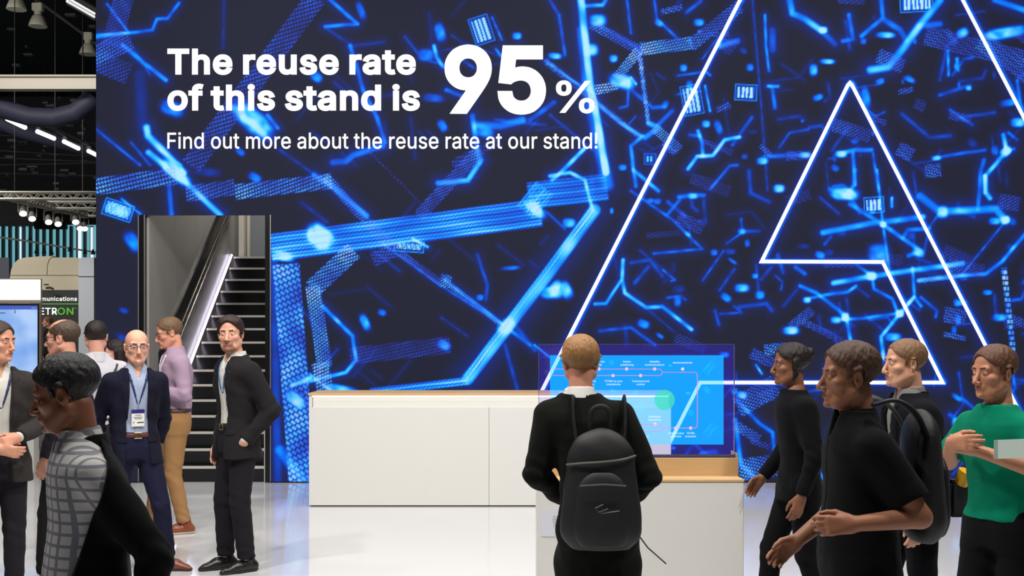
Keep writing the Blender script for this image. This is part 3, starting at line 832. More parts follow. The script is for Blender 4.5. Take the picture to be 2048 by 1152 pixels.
def person(label, X, Y, yaw, H, pose, wear, skin=(224, 172, 145), hair='short', hair_col=(60, 42, 30), fine=1.0, belly=0.0, broad=1.0,
           beard=None, glasses=None, fem=False, z=0.0, full=True):
    root = thing('person', label, 'person', (X, Y, z), radians(yaw), None)
    S = H / 1.80
    root.scale = (1, 1, 1)
    f = Figure(pose, belly, broad)
    xf = (np.eye(3) * S, (0, 0, 0))
    skinm = mat('skin_%d_%d_%d' % skin, skin, rough=0.48, spec=0.35, bump=0.06, bscale=160, var=0.05, vscale=18)
    skinm.node_tree.nodes['Principled BSDF'].inputs['Subsurface Weight'].default_value = 0.08
    skinm.node_tree.nodes['Principled BSDF'].inputs['Subsurface Radius'].default_value = (0.01, 0.004, 0.002)
    hy, hp, hr = pose.get('head', (0, 0, 0))
    ho = pose.get('headoff', (0, 0, 0))
    nb = f.world(0, .008, 1.50)                                     # base of the neck
    hc = nb + np.array((0, -.030, .176), np.float32) + np.array(ho, np.float32)
    Rh = rotm(hy, hp, hr)
    arms = {}
    for s, k in ((1, 'armL'), (-1, 'armR')):
        a = pose.get(k, {})
        sh = f.shoulder(s)
        e = np.array(a['e'], np.float32) if 'e' in a else sh + V3(s * .06, .03, -.285)
        wv = np.array(a['w'], np.float32) if 'w' in a else e + V3(s * -.005, -.07, -.245)
        hd = np.array(a.get('d', wv - e), np.float32)
        hn = np.array(a.get('n', (-s, 0, 0)), np.float32)
        arms[s] = (sh, e, wv, hd, hn, a)
    legs = {}
    for s, k in ((1, 'legL'), (-1, 'legR')):
        l = pose.get(k, {})
        h0 = f.hip + V3(s * .088, 0, .90)
        kn = np.array(l.get('k', (s * .10, -.012, .495)), np.float32)
        an = np.array(l.get('a', (s * .105, .015, .085)), np.float32)
        legs[s] = (h0, kn, an, l.get('yaw', s * 10), l.get('pitch', 0.0))
    # ---- body: one continuous skin surface, refined round head and hands
    hh = .010 * fine
    bands = [(hc - .135, hc + .15, .0030 * fine)]
    bare = wear.get('sleeve', 'long') == 'short'
    for s in (1, -1):
        sh, e, wv, hd, hn, a = arms[s]
        if not a.get('hide'):
            hdn = hd / np.linalg.norm(hd)
            mid = wv + hdn * .085
            bands.append((mid - .085, mid + .085, .0045 * fine))
    pts = [hc - .14, hc + .16] + [f.world(x * .2, y * .14, zz) for x in (-1, 1) for y in (-1, 1) for zz in (.8, 1.4)]
    for s in (1, -1):
        sh, e, wv, hd, hn, a = arms[s]
        pts += [e - .07, e + .07, wv - .2, wv + .2]
        pts += [legs[s][1] - .1, legs[s][1] + .1, legs[s][2] - .08, legs[s][2] + .08]
    lo, hi = np.min(pts, 0), np.max(pts, 0)
    B = Field(lo - .03, hi + .03, hh, bands)
    B.add(f.trunk(BODY, -.012))
    B.add(rc(nb + V3(0, .01, -.03), hc + Rh @ V3(0, .022, -.055), .060 if not fem else .052, .056 if not fem else .047), .03)
    for s in (1, -1):
        sh, e, wv, hd, hn, a = arms[s]
        shrink = 0 if bare else .006
        B.add(rc(sh, e, .052 - shrink, .041 - shrink), .03)
        B.add(rc(e, wv, .041 - shrink, .028), .012)
        h0, kn, an, _, _ = legs[s]
        B.add(rc(h0, kn, .072, .048), .02)
        B.add(rc(kn, an, .048, .034), .01)
        if not a.get('hide'):
            for pr, kk in hand_prims(wv, hd, hn, s, a.get('curl', .4), a.get('spread', 0.2), a.get('thumb', .5)):
                B.add(pr, kk)
    A, L = head_prims(hc, Rh, fem)
    # head in its own field region first so that its cuts do not touch the rest
    HF = Field(hc - .15, hc + .16, .0030 * fine)
    for op, pr, kk in A:
        (HF.add if op == '+' else HF.cut)(pr, kk)
    for op, pr, kk in A:
        if op == '+':
            B.add(pr, kk)
        else:
            B.cut(pr, kk)
    field_object(B, 'body', skinm, root, 1, xf)
    # ---- eyes, brows, lips
    lipc = tuple(max(0, v * q) for v, q in zip(skin, (.82, .62, .60)))
    white = mat('eye_white', (204, 198, 192), rough=0.2)
    iris = mat('iris_dark', (52, 42, 36), rough=0.1)
    browc = mat('brow_%d' % sum(hair_col), tuple(v * .8 for v in hair_col), rough=.8)
    if fine < 1.4:
        for s in (1, -1):
            fe = Field(L(s * .032, -.080, 0) - .024, L(s * .032, -.080, 0) + .024, .0016)
            fe.add(el(L(s * .032, -.0838, -.0010), (.0125, .0062, .0032), Rh @ rotm(s * 14)))
            eo = field_object(fe, 'eye', white, root, 1, xf)
            fi = Field(L(s * .032, -.085, 0) - .012, L(s * .032, -.085, 0) + .012, .0012)
            fi.add(el(L(s * .0315, -.0878, -.0008), (.0056, .0035, .0034), Rh))
            field_object(fi, 'iris', iris, eo, 1, xf)
            fb = Field(L(s * .033, -.086, .022) - .032, L(s * .033, -.086, .022) + .032, .0022)
            fb.add(rc(L(s * .014, -.0895, .0218), L(s * .038, -.086, .0245), .0040, .0042))
            fb.add(rc(L(s * .038, -.086, .0245), L(s * .052, -.072, .019), .0042, .0022), .003)
            field_object(fb, 'eyebrow', browc, root, 1, xf)
        fl = Field(L(0, -.098, -.068) - .034, L(0, -.098, -.068) + .034, .0020)
        fl.add(rc(L(-.019, -.0955, -.0645), L(0, -.1015, -.0625), .0024, .0040))
        fl.add(rc(L(.019, -.0955, -.0645), L(0, -.1015, -.0625), .0024, .0040), .002)
        fl.add(rc(L(-.017, -.0945, -.0705), L(.0, -.0995, -.0725), .0028, .0050), .001)
        fl.add(rc(L(.017, -.0945, -.0705), L(.0, -.0995, -.0725), .0028, .0050), .002)
        field_object(fl, 'lips', mat('lips_%d_%d_%d' % skin, lipc, rough=.5), root, 1, xf)
    Xg, Yg, Zg = HF.grid()
    q = [Xg - hc[0], Yg - hc[1], Zg - hc[2]]
    lx, ly, lz = [(q[0] * Rh[0, i] + q[1] * Rh[1, i] + q[2] * Rh[2, i]) for i in range(3)]
    if beard:
        reg = smax(lz + .040, ly + .020 + .35 * (lz + .10), .01)                # lower face in front
        lipr = np.sqrt((lx / .024) ** 2 + ((lz + .0675) / .0095) ** 2) - 1
        D = np.maximum(np.maximum(HF.D - beard[1], reg), -lipr * .009)
        cheek = np.abs(lx) - .034 - 1.3 * np.maximum(0, -.072 - lz) * 0.5
        D = np.maximum(D, cheek) if beard[2] == 'goatee' else D
        field_object(HF.clone(D), 'beard', mat('beard_%d' % sum(beard[0]), beard[0], rough=.85, bump=.4, bscale=300), root, 1, xf)
    # ---- hair
    if hair:
        hm = mat('hair_%d_%d_%d' % hair_col, hair_col, rough=.55, spec=.35, bump=.7, bscale=75, var=.35, vscale=40, stretch=(1, 1, .22))
        rng = np.sin(lx * 210 + 3 * np.sin(lz * 60)) * np.sin(ly * 160 + 2.1 * np.sin(lx * 90)) * .0013
        th = {'short': .011, 'quiff': .012, 'balding': .005, 'long': .016, 'bun': .013, 'cap': .012, 'crop': .006}[hair]
        th = th * np.clip((lz + .05) / .06, .25, 1.0)
        g = HF.D - th + rng
        if hair == 'quiff':
            g = HF.D - (th + .016 * np.exp(-((ly + .055) / .04) ** 2 - ((lz - .10) / .04) ** 2)) + rng
        hl = (.066 + .010 * np.cos(lx * 55))                                      # height of the front hairline
        front = (hl - lz) * .85 - (ly + .072) * 0.95                             # free the forehead and face
        side = np.where(ly > -.012, -lz - .030 - .55 * np.clip(ly, 0, .07), 1.0)  # sides end above the ear, nape lower
        back = (-lz - .050)
        reg = np.minimum(np.maximum(front, -lz + .030), np.maximum(np.maximum(-ly + .028, back), front - .3))
        burns = np.maximum(np.maximum(-ly - .030, -lz - .012), np.abs(ly + .005) - .03)
        reg = np.minimum(reg, burns)
        if hair in ('long', 'bun'):
            reg = np.minimum(np.maximum(front, -lz + .030), np.maximum(-ly - .012, -lz - .13))
        ear = np.maximum(np.abs(ly - .008) - .024, np.maximum(lz - .020, -lz - .05))
        if hair not in ('long', 'bun'):
            reg = np.maximum(reg, -ear)
        if hair == 'balding':
            bald = np.sqrt((lx / .062) ** 2 + ((ly + .025) / .075) ** 2) - 1
            reg = np.maximum(reg, np.where(lz > .04, -bald * .06, -1.0))
        D = np.maximum(g, reg)
        h2 = HF.clone(D)
        if hair == 'bun':
            h2.add(el(L(0, .115, .06), (.035, .03, .035), Rh), .01)
        ho_ = field_object(h2, 'hair', hm, root, 1, xf)
        if hair == 'long':
            lf = Field(hc + V3(-.16, -.10, -.33), hc + V3(.16, .2, .12), .006)
            for s in (-1, 1):
                lf.add(rc(L(s * .062, .035, .02), L(s * .085, .045, -.20), .045, .030), .03)
            lf.add(rc(L(0, .075, .03), L(0, .09, -.24), .06, .05), .05)
            field_object(lf, 'hair', hm, root, 1, xf)
    # ---- glasses
    if glasses:
        gm = mat('glasses_%d' % sum(glasses), glasses, rough=.3)
        mb = MB()
        for s in (-1, 1):
            pts = [L(s * (.033 + .0235 * cos(t)) if True else 0, -.100 + .006 * abs(cos(t)) * (1 if cos(t) > 0 else .2), .000 + .0165 * sin(t) - .001) for t in np.linspace(0, 2 * pi, 20, endpoint=False)]
            mb.tube([Vector(p * S) for p in pts], .0016 * S, 6, closed=True)
            mb.tube([Vector(L(s * .056, -.094, .006) * S), Vector(L(s * .074, -.06, .006) * S), Vector(L(s * .083, .004, .004) * S)], .0022 * S, 6)
            mb.tube([Vector(L(s * .010, -.101, .013) * S), Vector(L(s * .057, -.094, .0145) * S)], .0034 * S, 6)
        mb.tube([Vector(L(-.010, -.101, .006) * S), Vector(L(0, -.105, .009) * S), Vector(L(.010, -.101, .006) * S)], .0020 * S, 6)
        mb.build('glasses', gm, root, True)
    # ---- clothes
    ph = (X * 7.3 + Y * 3.1) % 6.28
    wr_ = lambda X, Y, Z, a=.0030: a * (np.sin(23 * Z + 15 * X + 2.5 * np.sin(9 * Y + 7 * Z + ph) + ph) * np.sin(13 * X - 11 * Y + 6 * Z + 2 * ph) + .35 * np.sin(41 * Z - 31 * X + 27 * Y + 3 * np.sin(12 * X + 9 * Z)) * np.sin(19 * Z + 8 * Y + ph))
    blo = np.array((lo[0] - .06, lo[1] - .06, .70), np.float32)
    bhi = np.array((hi[0] + .06, hi[1] + .06, 1.66), np.float32)
    ch = .0085 * fine

    def collar(F, grow, zt=1.565, openv=.03):
        pass

    def torso_garment(grow, z0, sleeves, slr, open_poly=None, hemw=0.0, neck=.064, wrinkle=.003, cuff=0.0, ztop=1.545):
        T = [(zz, w_ + grow + hemw * np.clip((1.0 - zz) / .25, 0, 1), d_ + grow + hemw * np.clip((1.0 - zz) / .25, 0, 1)) for zz, w_, d_ in BODY]
        if z0 < .84:
            T = [(z0, BODY[1][1] + grow + hemw, BODY[1][2] + grow + hemw)] + T[1:]
        F = Field(np.array((blo[0], blo[1], z0 - .06)), bhi, ch)
        zlow = z0
        F.add(f.trunk(T, 0, zlow, ztop, rnd=.006))
        for s in (1, -1):
            sh, e, wv, hd, hn, a = arms[s]
            u = (wv - e) / np.linalg.norm(wv - e)
            if sleeves == 'long':
                F.add(rc(sh, e, .058 * slr + grow * .6, .047 * slr + grow * .5), .045)
                F.add(rc(e, wv - u * (.012 - cuff), .049 * slr + grow * .5, .034 * slr + grow * .45, cut=True), .008)
            elif sleeves == 'short':
                m_ = sh + (e - sh) * .78
                F.add(rc(sh, m_, .058 * slr + grow * .6, .058 * slr + grow, cut=True), .045)
            elif sleeves == 'rolled':
                m_ = e + (wv - e) * .25
                F.add(rc(sh, e, .062 * slr + grow * .8, .050 * slr + grow * .6), .035)
                F.add(rc(e, m_, .052 * slr + grow * .6, .049 * slr + grow * .5, cut=True), .008)
        Xg, Yg, Zg = F.grid()
        F.D += (wr_(Xg, Yg, Zg, wrinkle) * np.clip((1.475 - Zg) / .06, 0, 1)).astype(np.float32)
        for s in (1, -1):                                       # creases gathered at the elbows
            sh, e, wv, hd, hn, a = arms[s]
            r2 = (Xg - e[0]) ** 2 + (Yg - e[1]) ** 2 + (Zg - e[2]) ** 2
            F.D += (.0050 * np.exp(-r2 / .009) * np.sin(80 * (Zg - .45 * Xg * s) + 3 * np.sin(30 * Yg))).astype(np.float32)
        ncut = rc(nb + V3(0, .012, -.02), nb + (hc - nb) * .8 + V3(0, .025, 0), neck, neck + .008)
        F.cut(ncut, .004)
        x, y = f.local(Xg, Yg, Zg)
        if open_poly:
            F.D = np.maximum(F.D, -np.maximum(poly2(open_poly, x + 0 * Zg, Zg + 0 * x), y + .012)).astype(np.float32)
        return F, x, y, Zg

    def decal(F, x, y, Zg, poly, t, front=True, both=True):
        xx = np.abs(x) if both else x
        p2 = poly2(poly, xx + 0 * Zg, Zg + 0 * x)
        D = np.maximum(F.D - t, p2)
        D = np.maximum(D, (y + .015) if front else (-y + .015))
        return F.clone(D)

    if wear.get('shirt'):
        col = wear['shirt']
        fm = fabric('cloth_%d_%d_%d%s' % (*col, '_check' if wear.get('check') else ''), col, wear.get('check'))
        over = bool(wear.get('jacket'))
        tuck = wear.get('tuck', True)
        sl = wear.get('sleeve', 'long')
        vneck = [(0, 1.43), (.055, 1.60), (-.055, 1.60)]
        if wear.get('crew'):
            vneck = None
        g = .006 if over else .016
        F, x, y, Zg = torso_garment(g, .97 if tuck else wear.get('hem', .84), sl, .86 if over else 1.0, vneck, hemw=0.0 if tuck else .034, neck=.058, ztop=1.522 if wear.get('crew') else 1.545, wrinkle=.0012 if over else .0035, cuff=.022 if over else 0.0)
        so = field_object(F, 'shirt', fm, root, 1, xf)
        if not wear.get('crew'):
            # folded collar: a band round the neck with two points in front
            CF = Field(nb + V3(-.11, -.13, -.09), nb + V3(.11, .11, .09), .0045 * fine)
            CF.add(rc(nb + V3(0, .012, -.03), nb + V3(0, .000, .052), .080, .066))
            CF.cut(rc(nb + V3(0, .012, -.08), nb + V3(0, -.004, .10), .066, .058), .002)
            cx, cy, cz = CF.grid()
            lxx, lyy = f.local(cx, cy, cz)
            top = cz - (nb[2] + .050 + .10 * np.clip(lyy, -.06, .06) + .0)
            CF.D = np.maximum(CF.D, top).astype(np.float32)
            CF.D = np.maximum(CF.D, -np.maximum(poly2([(0, nb[2] - .075), (.042, nb[2] + .10), (-.042, nb[2] + .10)], lxx + 0 * cz, cz + 0 * lxx), lyy)).astype(np.float32)
            bot = (nb[2] - .030 - .045 * np.exp(-((np.abs(lxx) - .048) / .022) ** 2) * (lyy < 0)) - cz
            CF.D = np.maximum(CF.D, bot).astype(np.float32)
            field_object(CF, 'collar', fm, so, 1, xf)
        if wear.get('placket', True) and not wear.get('crew'):
            field_object(decal(F, x, y, Zg, [(-.016, .98), (.016, .98), (.016, 1.44), (-.016, 1.44)], .0022, both=False), 'placket', fm, so, 1, xf)
        if wear.get('lanyard') is not None:
            lc = wear['lanyard']
            lm = mat('lanyard_%d' % sum(lc), lc, rough=.5, bump=.2, bscale=150)
            zb = 1.255
            strap = decal(F, x, y, Zg, [(.0, zb), (.010, zb - .006), (.078, 1.47), (.060, 1.49)], .0065)
            lo_ = field_object(strap, 'lanyard', lm, root, 1, xf)
            if wear.get('badge'):
                p = f.front(0, 1.15, grow=g + .012)
                u = f.world(1, 0, 1.15) - f.world(0, 0, 1.15)
                Rb = Matrix(((u[0], -u[1], 0), (u[1], u[0], 0), (0, 0, 1))).to_4x4()
                Mb = Matrix.Translation(Vector(p) * S) @ Rb
                bo = MB().box((-.046, -.004, -.062), (.046, .0, .062), .002, Mb).build('badge', mat('badge_white', (226, 224, 218), rough=.35), root)
                MB().box((-.046, -.0052, .034), (.046, -.0042, .062), 0, Mb).build('badge_header', mat('badge_header', (44, 36, 110), rough=.35), bo)
                tx = mat('print_dark', (50, 50, 56), rough=.6)
                mt = MB()
                for i, (zz, wd, x0) in enumerate(((.020, .045, -.022), (.006, .062, -.032), (-.004, .050, -.026), (-.030, .046, -.006), (-.034, .046, -.006))):
                    mt.box((x0, -.0052, zz - .0016), (x0 + wd, -.0042, zz + .0016), 0, Mb)
                for i in range(6):
                    mt.box((-.036 + .004 * (i % 3), -.0052, -.036 + .006 * (i // 3)), (-.034 + .004 * (i % 3), -.0042, -.032 + .006 * (i // 3)), 0, Mb)
                mt.build('badge_lettering', tx, bo)
                a0 = Vector(p) * S + Vector((0, 0, .062))
                a1 = Vector(f.front(0, zb, grow=g + .012)) * S
                MB().tube([a0, a1], .0022, 6).build('badge_clip', mat('clip_grey', (150, 150, 155), rough=.3, metal=.6), bo)
    if wear.get('jacket'):
        col = wear['jacket']
        jm = fabric('wool_%d_%d_%d' % col, col)
        z0 = wear.get('jhem', .80)
        style = wear.get('jopen', 'closed')
        if wear.get('jpoly'):
            op = wear['jpoly']
        elif style == 'closed':
            op = [(0, 1.115), (.028, 1.30), (.062, 1.50), (.062, 1.62), (-.062, 1.62), (-.062, 1.50), (-.028, 1.30)]
        elif style == 'open':
            w0 = wear.get('jw', 1.0)
            op = [(-.085 * w0, z0 - .1), (.085 * w0, z0 - .1), (.070 * w0, 1.0), (.066 * w0, 1.20), (.066, 1.50), (.062, 1.62), (-.062, 1.62), (-.066, 1.50), (-.066 * w0, 1.20), (-.070 * w0, 1.0)]
        else:
            op = wear.get('jpoly')
        F, x, y, Zg = torso_garment(.026, z0, 'long', 1.02, op, hemw=.022, neck=.070, wrinkle=.0052, ztop=1.520)
        if wear.get('jslant'):                                 # hangs open behind a slanting edge
            za, yA, zb_, yB = wear['jslant']
            F.D = np.maximum(F.D, np.interp(Zg, [zb_, za], [yB, yA]) - y).astype(np.float32)
        if style == 'closed':                                  # cutaway below the button
            F.D = np.maximum(F.D, -np.maximum(poly2([(0, 1.02), (.075, z0 - .06), (-.075, z0 - .06)], x + 0 * Zg, Zg + 0 * x), y + .012)).astype(np.float32)
        jo = field_object(F, 'jacket', jm, root, 1, xf)
        if style in ('closed', 'open') and fine < 1.4 and not wear.get('jpoly'):
            if style == 'closed':
                lap = [(.004, 1.12), (.030, 1.30), (.060, 1.475), (.072, 1.50), (.108, 1.455), (.094, 1.425), (.122, 1.408), (.075, 1.25), (.030, 1.14)]
            else:
                lap = [(.066, 1.13), (.067, 1.30), (.066, 1.475), (.076, 1.50), (.112, 1.455), (.099, 1.425), (.128, 1.408), (.108, 1.25), (.078, 1.14)]
            field_object(decal(F, x, y, Zg, lap, .0075), 'lapel', jm, jo, 1, xf)
            CF = Field(nb + V3(-.13, -.12, -.10), nb + V3(.13, .13, .10), .0055 * fine)
            CF.add(rc(nb + V3(0, .014, -.05), nb + V3(0, .010, .022), .096, .082))
            CF.cut(rc(nb + V3(0, .012, -.10), nb + V3(0, .004, .08), .080, .070), .002)
            cx, cy, cz = CF.grid()
            lxx, lyy = f.local(cx, cy, cz)
            CF.D = np.maximum(CF.D, cz - (nb[2] + .018 + .25 * np.clip(lyy, -.12, .05))).astype(np.float32)
            CF.D = np.maximum(CF.D, (nb[2] - .045) - cz).astype(np.float32)
            CF.D = np.maximum(CF.D, -.030 - lyy).astype(np.float32)
            field_object(CF, 'jacket_collar', jm, jo, 1, xf)
        if fine < 1.4 and style != 'back':
            for sd in (-1, 1):
                field_object(decal(F, x, y, Zg, [(sd * .075, .965), (sd * .145, .965), (sd * .145, 1.005), (sd * .075, 1.005)], .005, both=False), 'pocket_flap', jm, jo, 1, xf)
        if style == 'closed':
            p = f.front(0.012, 1.095, grow=.030) * S
            MB().tube([Vector(p), Vector(p) + Vector((0, -.006, 0))], .009, 10).build('button', mat('button_dark', (25, 24, 24), rough=.4), jo)
    if full and wear.get('trousers'):
        col = wear['trousers']
        tm = fabric('twill_%d_%d_%d' % col, col)
        F = Field(np.array((lo[0] - .05, lo[1] - .05, .0)), np.array((hi[0] + .05, hi[1] + .05, 1.12)), .0095 * fine)
        T = [(zz, w_ + .012, d_ + .012) for zz, w_, d_ in BODY if zz < 1.2]
        F.add(f.trunk(T, 0, .84, 1.045 + wear.get('rise', 0), rnd=.008))
        lw = wear.get('legw', 1.0)
        for s in (1, -1):
            h0, kn, an, fy, fp = legs[s]
            F.add(rc(h0 + V3(0, .004, .02), kn, .098, .068 * lw), .05)
            u = (an - kn) / np.linalg.norm(an - kn)
            F.add(rc(kn, an - u * wear.get('crop', .012), .068 * lw, .056 * lw, cut=True), .012)
        Xg, Yg, Zg = F.grid()
        F.D += wr_(Xg, Yg, Zg, .0024).astype(np.float32)
        for s in (1, -1):
            h0, kn, an, fy, fp = legs[s]
            r2 = (Xg - kn[0]) ** 2 + (Yg - kn[1]) ** 2 + (Zg - kn[2]) ** 2
            F.D += (.0035 * np.exp(-r2 / .012) * np.sin(70 * Zg + 45 * Xg + 3 * np.sin(25 * Yg))).astype(np.float32)
            r2 = (Xg - an[0]) ** 2 + (Yg - an[1]) ** 2 + (Zg - an[2] - .05) ** 2
            F.D += (.0045 * np.exp(-r2 / .010) * np.sin(95 * Zg + 50 * Yg + 3 * np.sin(30 * Xg))).astype(np.float32)
        field_object(F, 'trousers', tm, root, 1, xf)
        if wear.get('belt'):
            x, y = f.local(Xg, Yg, Zg)
            D = np.maximum(F.D - .006, np.abs(Zg - 1.022 - wear.get('rise', 0)) - .018)
            bo = field_object(F.clone(D), 'belt', mat('leather_%d_%d_%d' % wear['belt'], wear['belt'], rough=.45, bump=.2, bscale=90), root, 1, xf)
            p = Vector(f.front(0, 1.022, grow=.024)) * S
            mb = MB()
            mb.tube([p + Vector((-.026, -.004, -.020)), p + Vector((.026, -.004, -.020)), p + Vector((.026, -.004, .020)), p + Vector((-.026, -.004, .020))], .0035, 6, closed=True)
            mb.build('belt_buckle', mat('brass', (196, 176, 130), rough=.3, metal=.9), bo)
    if full and wear.get('shoes'):
        for s in (1, -1):
            h0, kn, an, fy, fp = legs[s]
            shoe(root, wear, an * S, fy, fp, S)
    if wear.get('extra'):
        wear['extra'](root, f, S, arms, hc * S, Rh)
    return root


def shoe(root, wear, an, fy, fp, S):
    col = wear['shoes']
    slc = wear.get('sole', (30, 26, 24))
    F = Field((-.07, -.23, -.004), (.07, .11, .15), .0042)
    F.add(rc((0, .052, .038), (0, -.06, .040), .037, .043, ((0, 0, 1), 1.0)))
    F.add(rc((0, -.06, .040), (.004, -.150, .024), .044, .030, ((0, 0, 1), 1.15)), .03)
    F.add(rc((.004, -.150, .022), (.004, -.178, .018), .028, .020, ((0, 0, 1), 1.2)), .012)
    F.add(rc((0, .030, .05), (0, .012, .095), .040, .043, cut=True), .02)
    X, Y, Z = F.grid()
    U = F.D.copy()
    up = np.maximum(U, .016 - Z)
    so = np.maximum(np.maximum(U - .005, Z - .018), .0 - Z)
    heel = np.maximum(so, 0)
    R = rotm(fy, fp)
    c = np.array((an[0], an[1], max(0.0, an[2] - .085 * S)))
    pv = np.array((0, -.10, 0)) if fp else np.zeros(3)
    xf = (R * S, c - (R @ pv) * S + pv[[0, 1, 2]] * 0 + ((R @ pv) * S if not fp else rotm(fy) @ pv * S))
    lm = mat('shoe_%d_%d_%d' % col, col, rough=.32, spec=.5, bump=.12, bscale=60, var=.18, vscale=10)
    o = field_object(F.clone(up), 'shoe', lm, root, 1, xf)
    field_object(F.clone(so), 'sole', mat('sole_%d_%d_%d' % slc, slc, rough=.6), o, 1, xf)
    mb = MB()
    for i in range(4):
        yy, zz = -.020 - .024 * i, .0885 - .0095 * i - .0008 * i * i
        mb.tube([Vector((xf[0] @ np.array((px, yy + .004 * (px > 0), zz - abs(px) * .28))) + xf[1]) for px in (-.020, -.008, .008, .020)], .0022 * S, 6)
    mb.build('laces', mat('laces_dark', (40, 28, 24), rough=.8), o)

# ------------------------------------------------------------------ the setting
WALLD = 13.46            # distance of the video wall's face
floor_m = mat('floor_gloss_white', (206, 206, 208), rough=0.09, spec=0.5, var=0.02, vscale=1.5)
structure(box('floor', (-9.0, -1.0, -0.10), (9.0, 17.6, 0.0), floor_m))
structure(box('floor_hall', (-60.0, -1.0, -0.12), (-9.0, 62.0, -0.004), mat('hall_carpet', (92, 92, 96), rough=0.85, var=.1, vscale=3)))
structure(box('floor_hall', (-9.0, 17.6, -0.12), (40.0, 62.0, -0.004), MATS['hall_carpet']))

black_m = mat('black_satin', (14, 14, 16), rough=0.3)
dark_m = mat('dark_panel', (24, 25, 30), rough=0.5)
alu_m = mat('aluminium', (196, 194, 188), rough=0.35, metal=0.85)
white_m = mat('white_laminate', (216, 214, 209), rough=0.38, spec=0.4)

# ---- the video wall: a picture of light-emitting pixels, drawn on a fine grid of points
OP = (278, 541, 430)     # stair opening in the wall: left, right, top pixel edges
CELL = 1.75
wx0, wx1, wy0, wy1 = 192.0, 2190.0, -75.0, 963.0
gx = np.arange(wx0, wx1 + CELL, CELL)
gy = np.arange(wy0, wy1 + CELL, CELL)
GI = np.zeros((len(gy), len(gx)), np.float32)      # brightness of the glowing network
GV = np.zeros_like(GI)                             # violet share
prng = np.random.RandomState(7)


def blk(x0, x1, y0, y1):
    a, b = np.searchsorted(gx, (x0, x1))
    c, d = np.searchsorted(gy, (y0, y1))
    return slice(c, d), slice(a, b)


def pnoise(U, V, s):
    return 0.5 + 0.25 * (np.sin(U / s + 1.3 * np.sin(V / s * .8 + 2)) + np.sin(V / s * 1.3 + 1.7 * np.sin(U / s * .7)))


def glow(pts, wd, i, soft=0.45, tex=0.25):
    """A bright trace along a polyline."""
    pts = [np.array(p, np.float32) for p in pts]
    xs, ys = [p[0] for p in pts], [p[1] for p in pts]
    m = wd * 2.6 + 6
    sl = blk(min(xs) - m, max(xs) + m, min(ys) - m, max(ys) + m)
    X, Y = gx[sl[1]][None, :], gy[sl[0]][:, None]
    if X.size == 0 or Y.size == 0:
        return
    d = None
    for a, b in zip(pts, pts[1:]):
        e = b - a
        t = np.clip(((X - a[0]) * e[0] + (Y - a[1]) * e[1]) / (e @ e + 1e-6), 0, 1)
        q = np.sqrt((X - a[0] - t * e[0]) ** 2 + (Y - a[1] - t * e[1]) ** 2)
        d = q if d is None else np.minimum(d, q)
    h = wd / 2
    core = 1 / (1 + np.exp((d - h) / max(.7, h * soft * .55)))
    halo = .22 * np.exp(-(d / (wd * 1.1 + 3)) ** 2)
    tx = 1 - tex + 2 * tex * pnoise(X + 0 * Y, Y + 0 * X, wd * .7 + 2)
    v = i * np.maximum(core * tx, halo)
    GI[sl] = np.maximum(GI[sl], v) + .35 * np.minimum(GI[sl], v)


def blob(x, y, rx, ry, ang=0, i=.8):
    m = max(rx, ry) * 2
    sl = blk(x - m, x + m, y - m, y + m)
    X, Y = gx[sl[1]][None, :] - x, gy[sl[0]][:, None] - y
    if X.size == 0 or Y.size == 0:
        return
    c, s = cos(radians(ang)), sin(radians(ang))
    u, v = X * c + Y * s, -X * s + Y * c
    r = (np.abs(u / rx) ** 2.6 + np.abs(v / ry) ** 2.6) ** (1 / 2.6)
    k = i / (1 + np.exp((r - 1) * 7)) * (.8 + .4 * pnoise(u, v, 5))
    GI[sl] = np.maximum(GI[sl], k) + .3 * np.minimum(GI[sl], k)


def band(p0, p1, wd, i=.55, ang=38, pitch=9.0, row=5.2, duty=.55, base=.10, vio=.6, grad=None):
    """A broad ribbon of short parallel dashes."""
    p0, p1 = np.array(p0, np.float32), np.array(p1, np.float32)
    m = wd * .7 + 6
    sl = blk(min(p0[0], p1[0]) - m, max(p0[0], p1[0]) + m, min(p0[1], p1[1]) - m, max(p0[1], p1[1]) + m)
    X, Y = gx[sl[1]][None, :], gy[sl[0]][:, None]
    if X.size == 0 or Y.size == 0:
        return
    e = p1 - p0
    L = float(np.sqrt(e @ e))
    e = e / L
    u = (X - p0[0]) * e[0] + (Y - p0[1]) * e[1]
    v = -(X - p0[0]) * e[1] + (Y - p0[1]) * e[0]
    ms = np.clip((wd / 2 - np.abs(v)) / 2 + .5, 0, 1) * np.clip(np.minimum(u, L - u) / 3 + .5, 0, 1)
    a = radians(ang)
    s = X * cos(a) + Y * sin(a)
    r = -X * sin(a) + Y * cos(a)
    k = np.floor(r / row)
    fr = np.abs(r / row - k - .5)
    st = np.mod(s / pitch + .37 * k, 1.0)
    pat = np.clip((.34 - fr) / .12 + .5, 0, 1) * np.clip((duty / 2 - np.abs(st - .5)) / .08 + .5, 0, 1)
    tx = .55 + .9 * pnoise(u + 0 * v, v + 0 * u, 16)
    g = 1.0 if grad is None else (grad[0] + (grad[1] - grad[0]) * np.clip(u / L, 0, 1))
    w_ = ms * (base + pat) * i * tx * g
    GI[sl] = np.maximum(GI[sl], w_) + .25 * np.minimum(GI[sl], w_)
    GV[sl] = np.maximum(GV[sl], ms * vio * np.clip(pat + .3, 0, 1) * g)


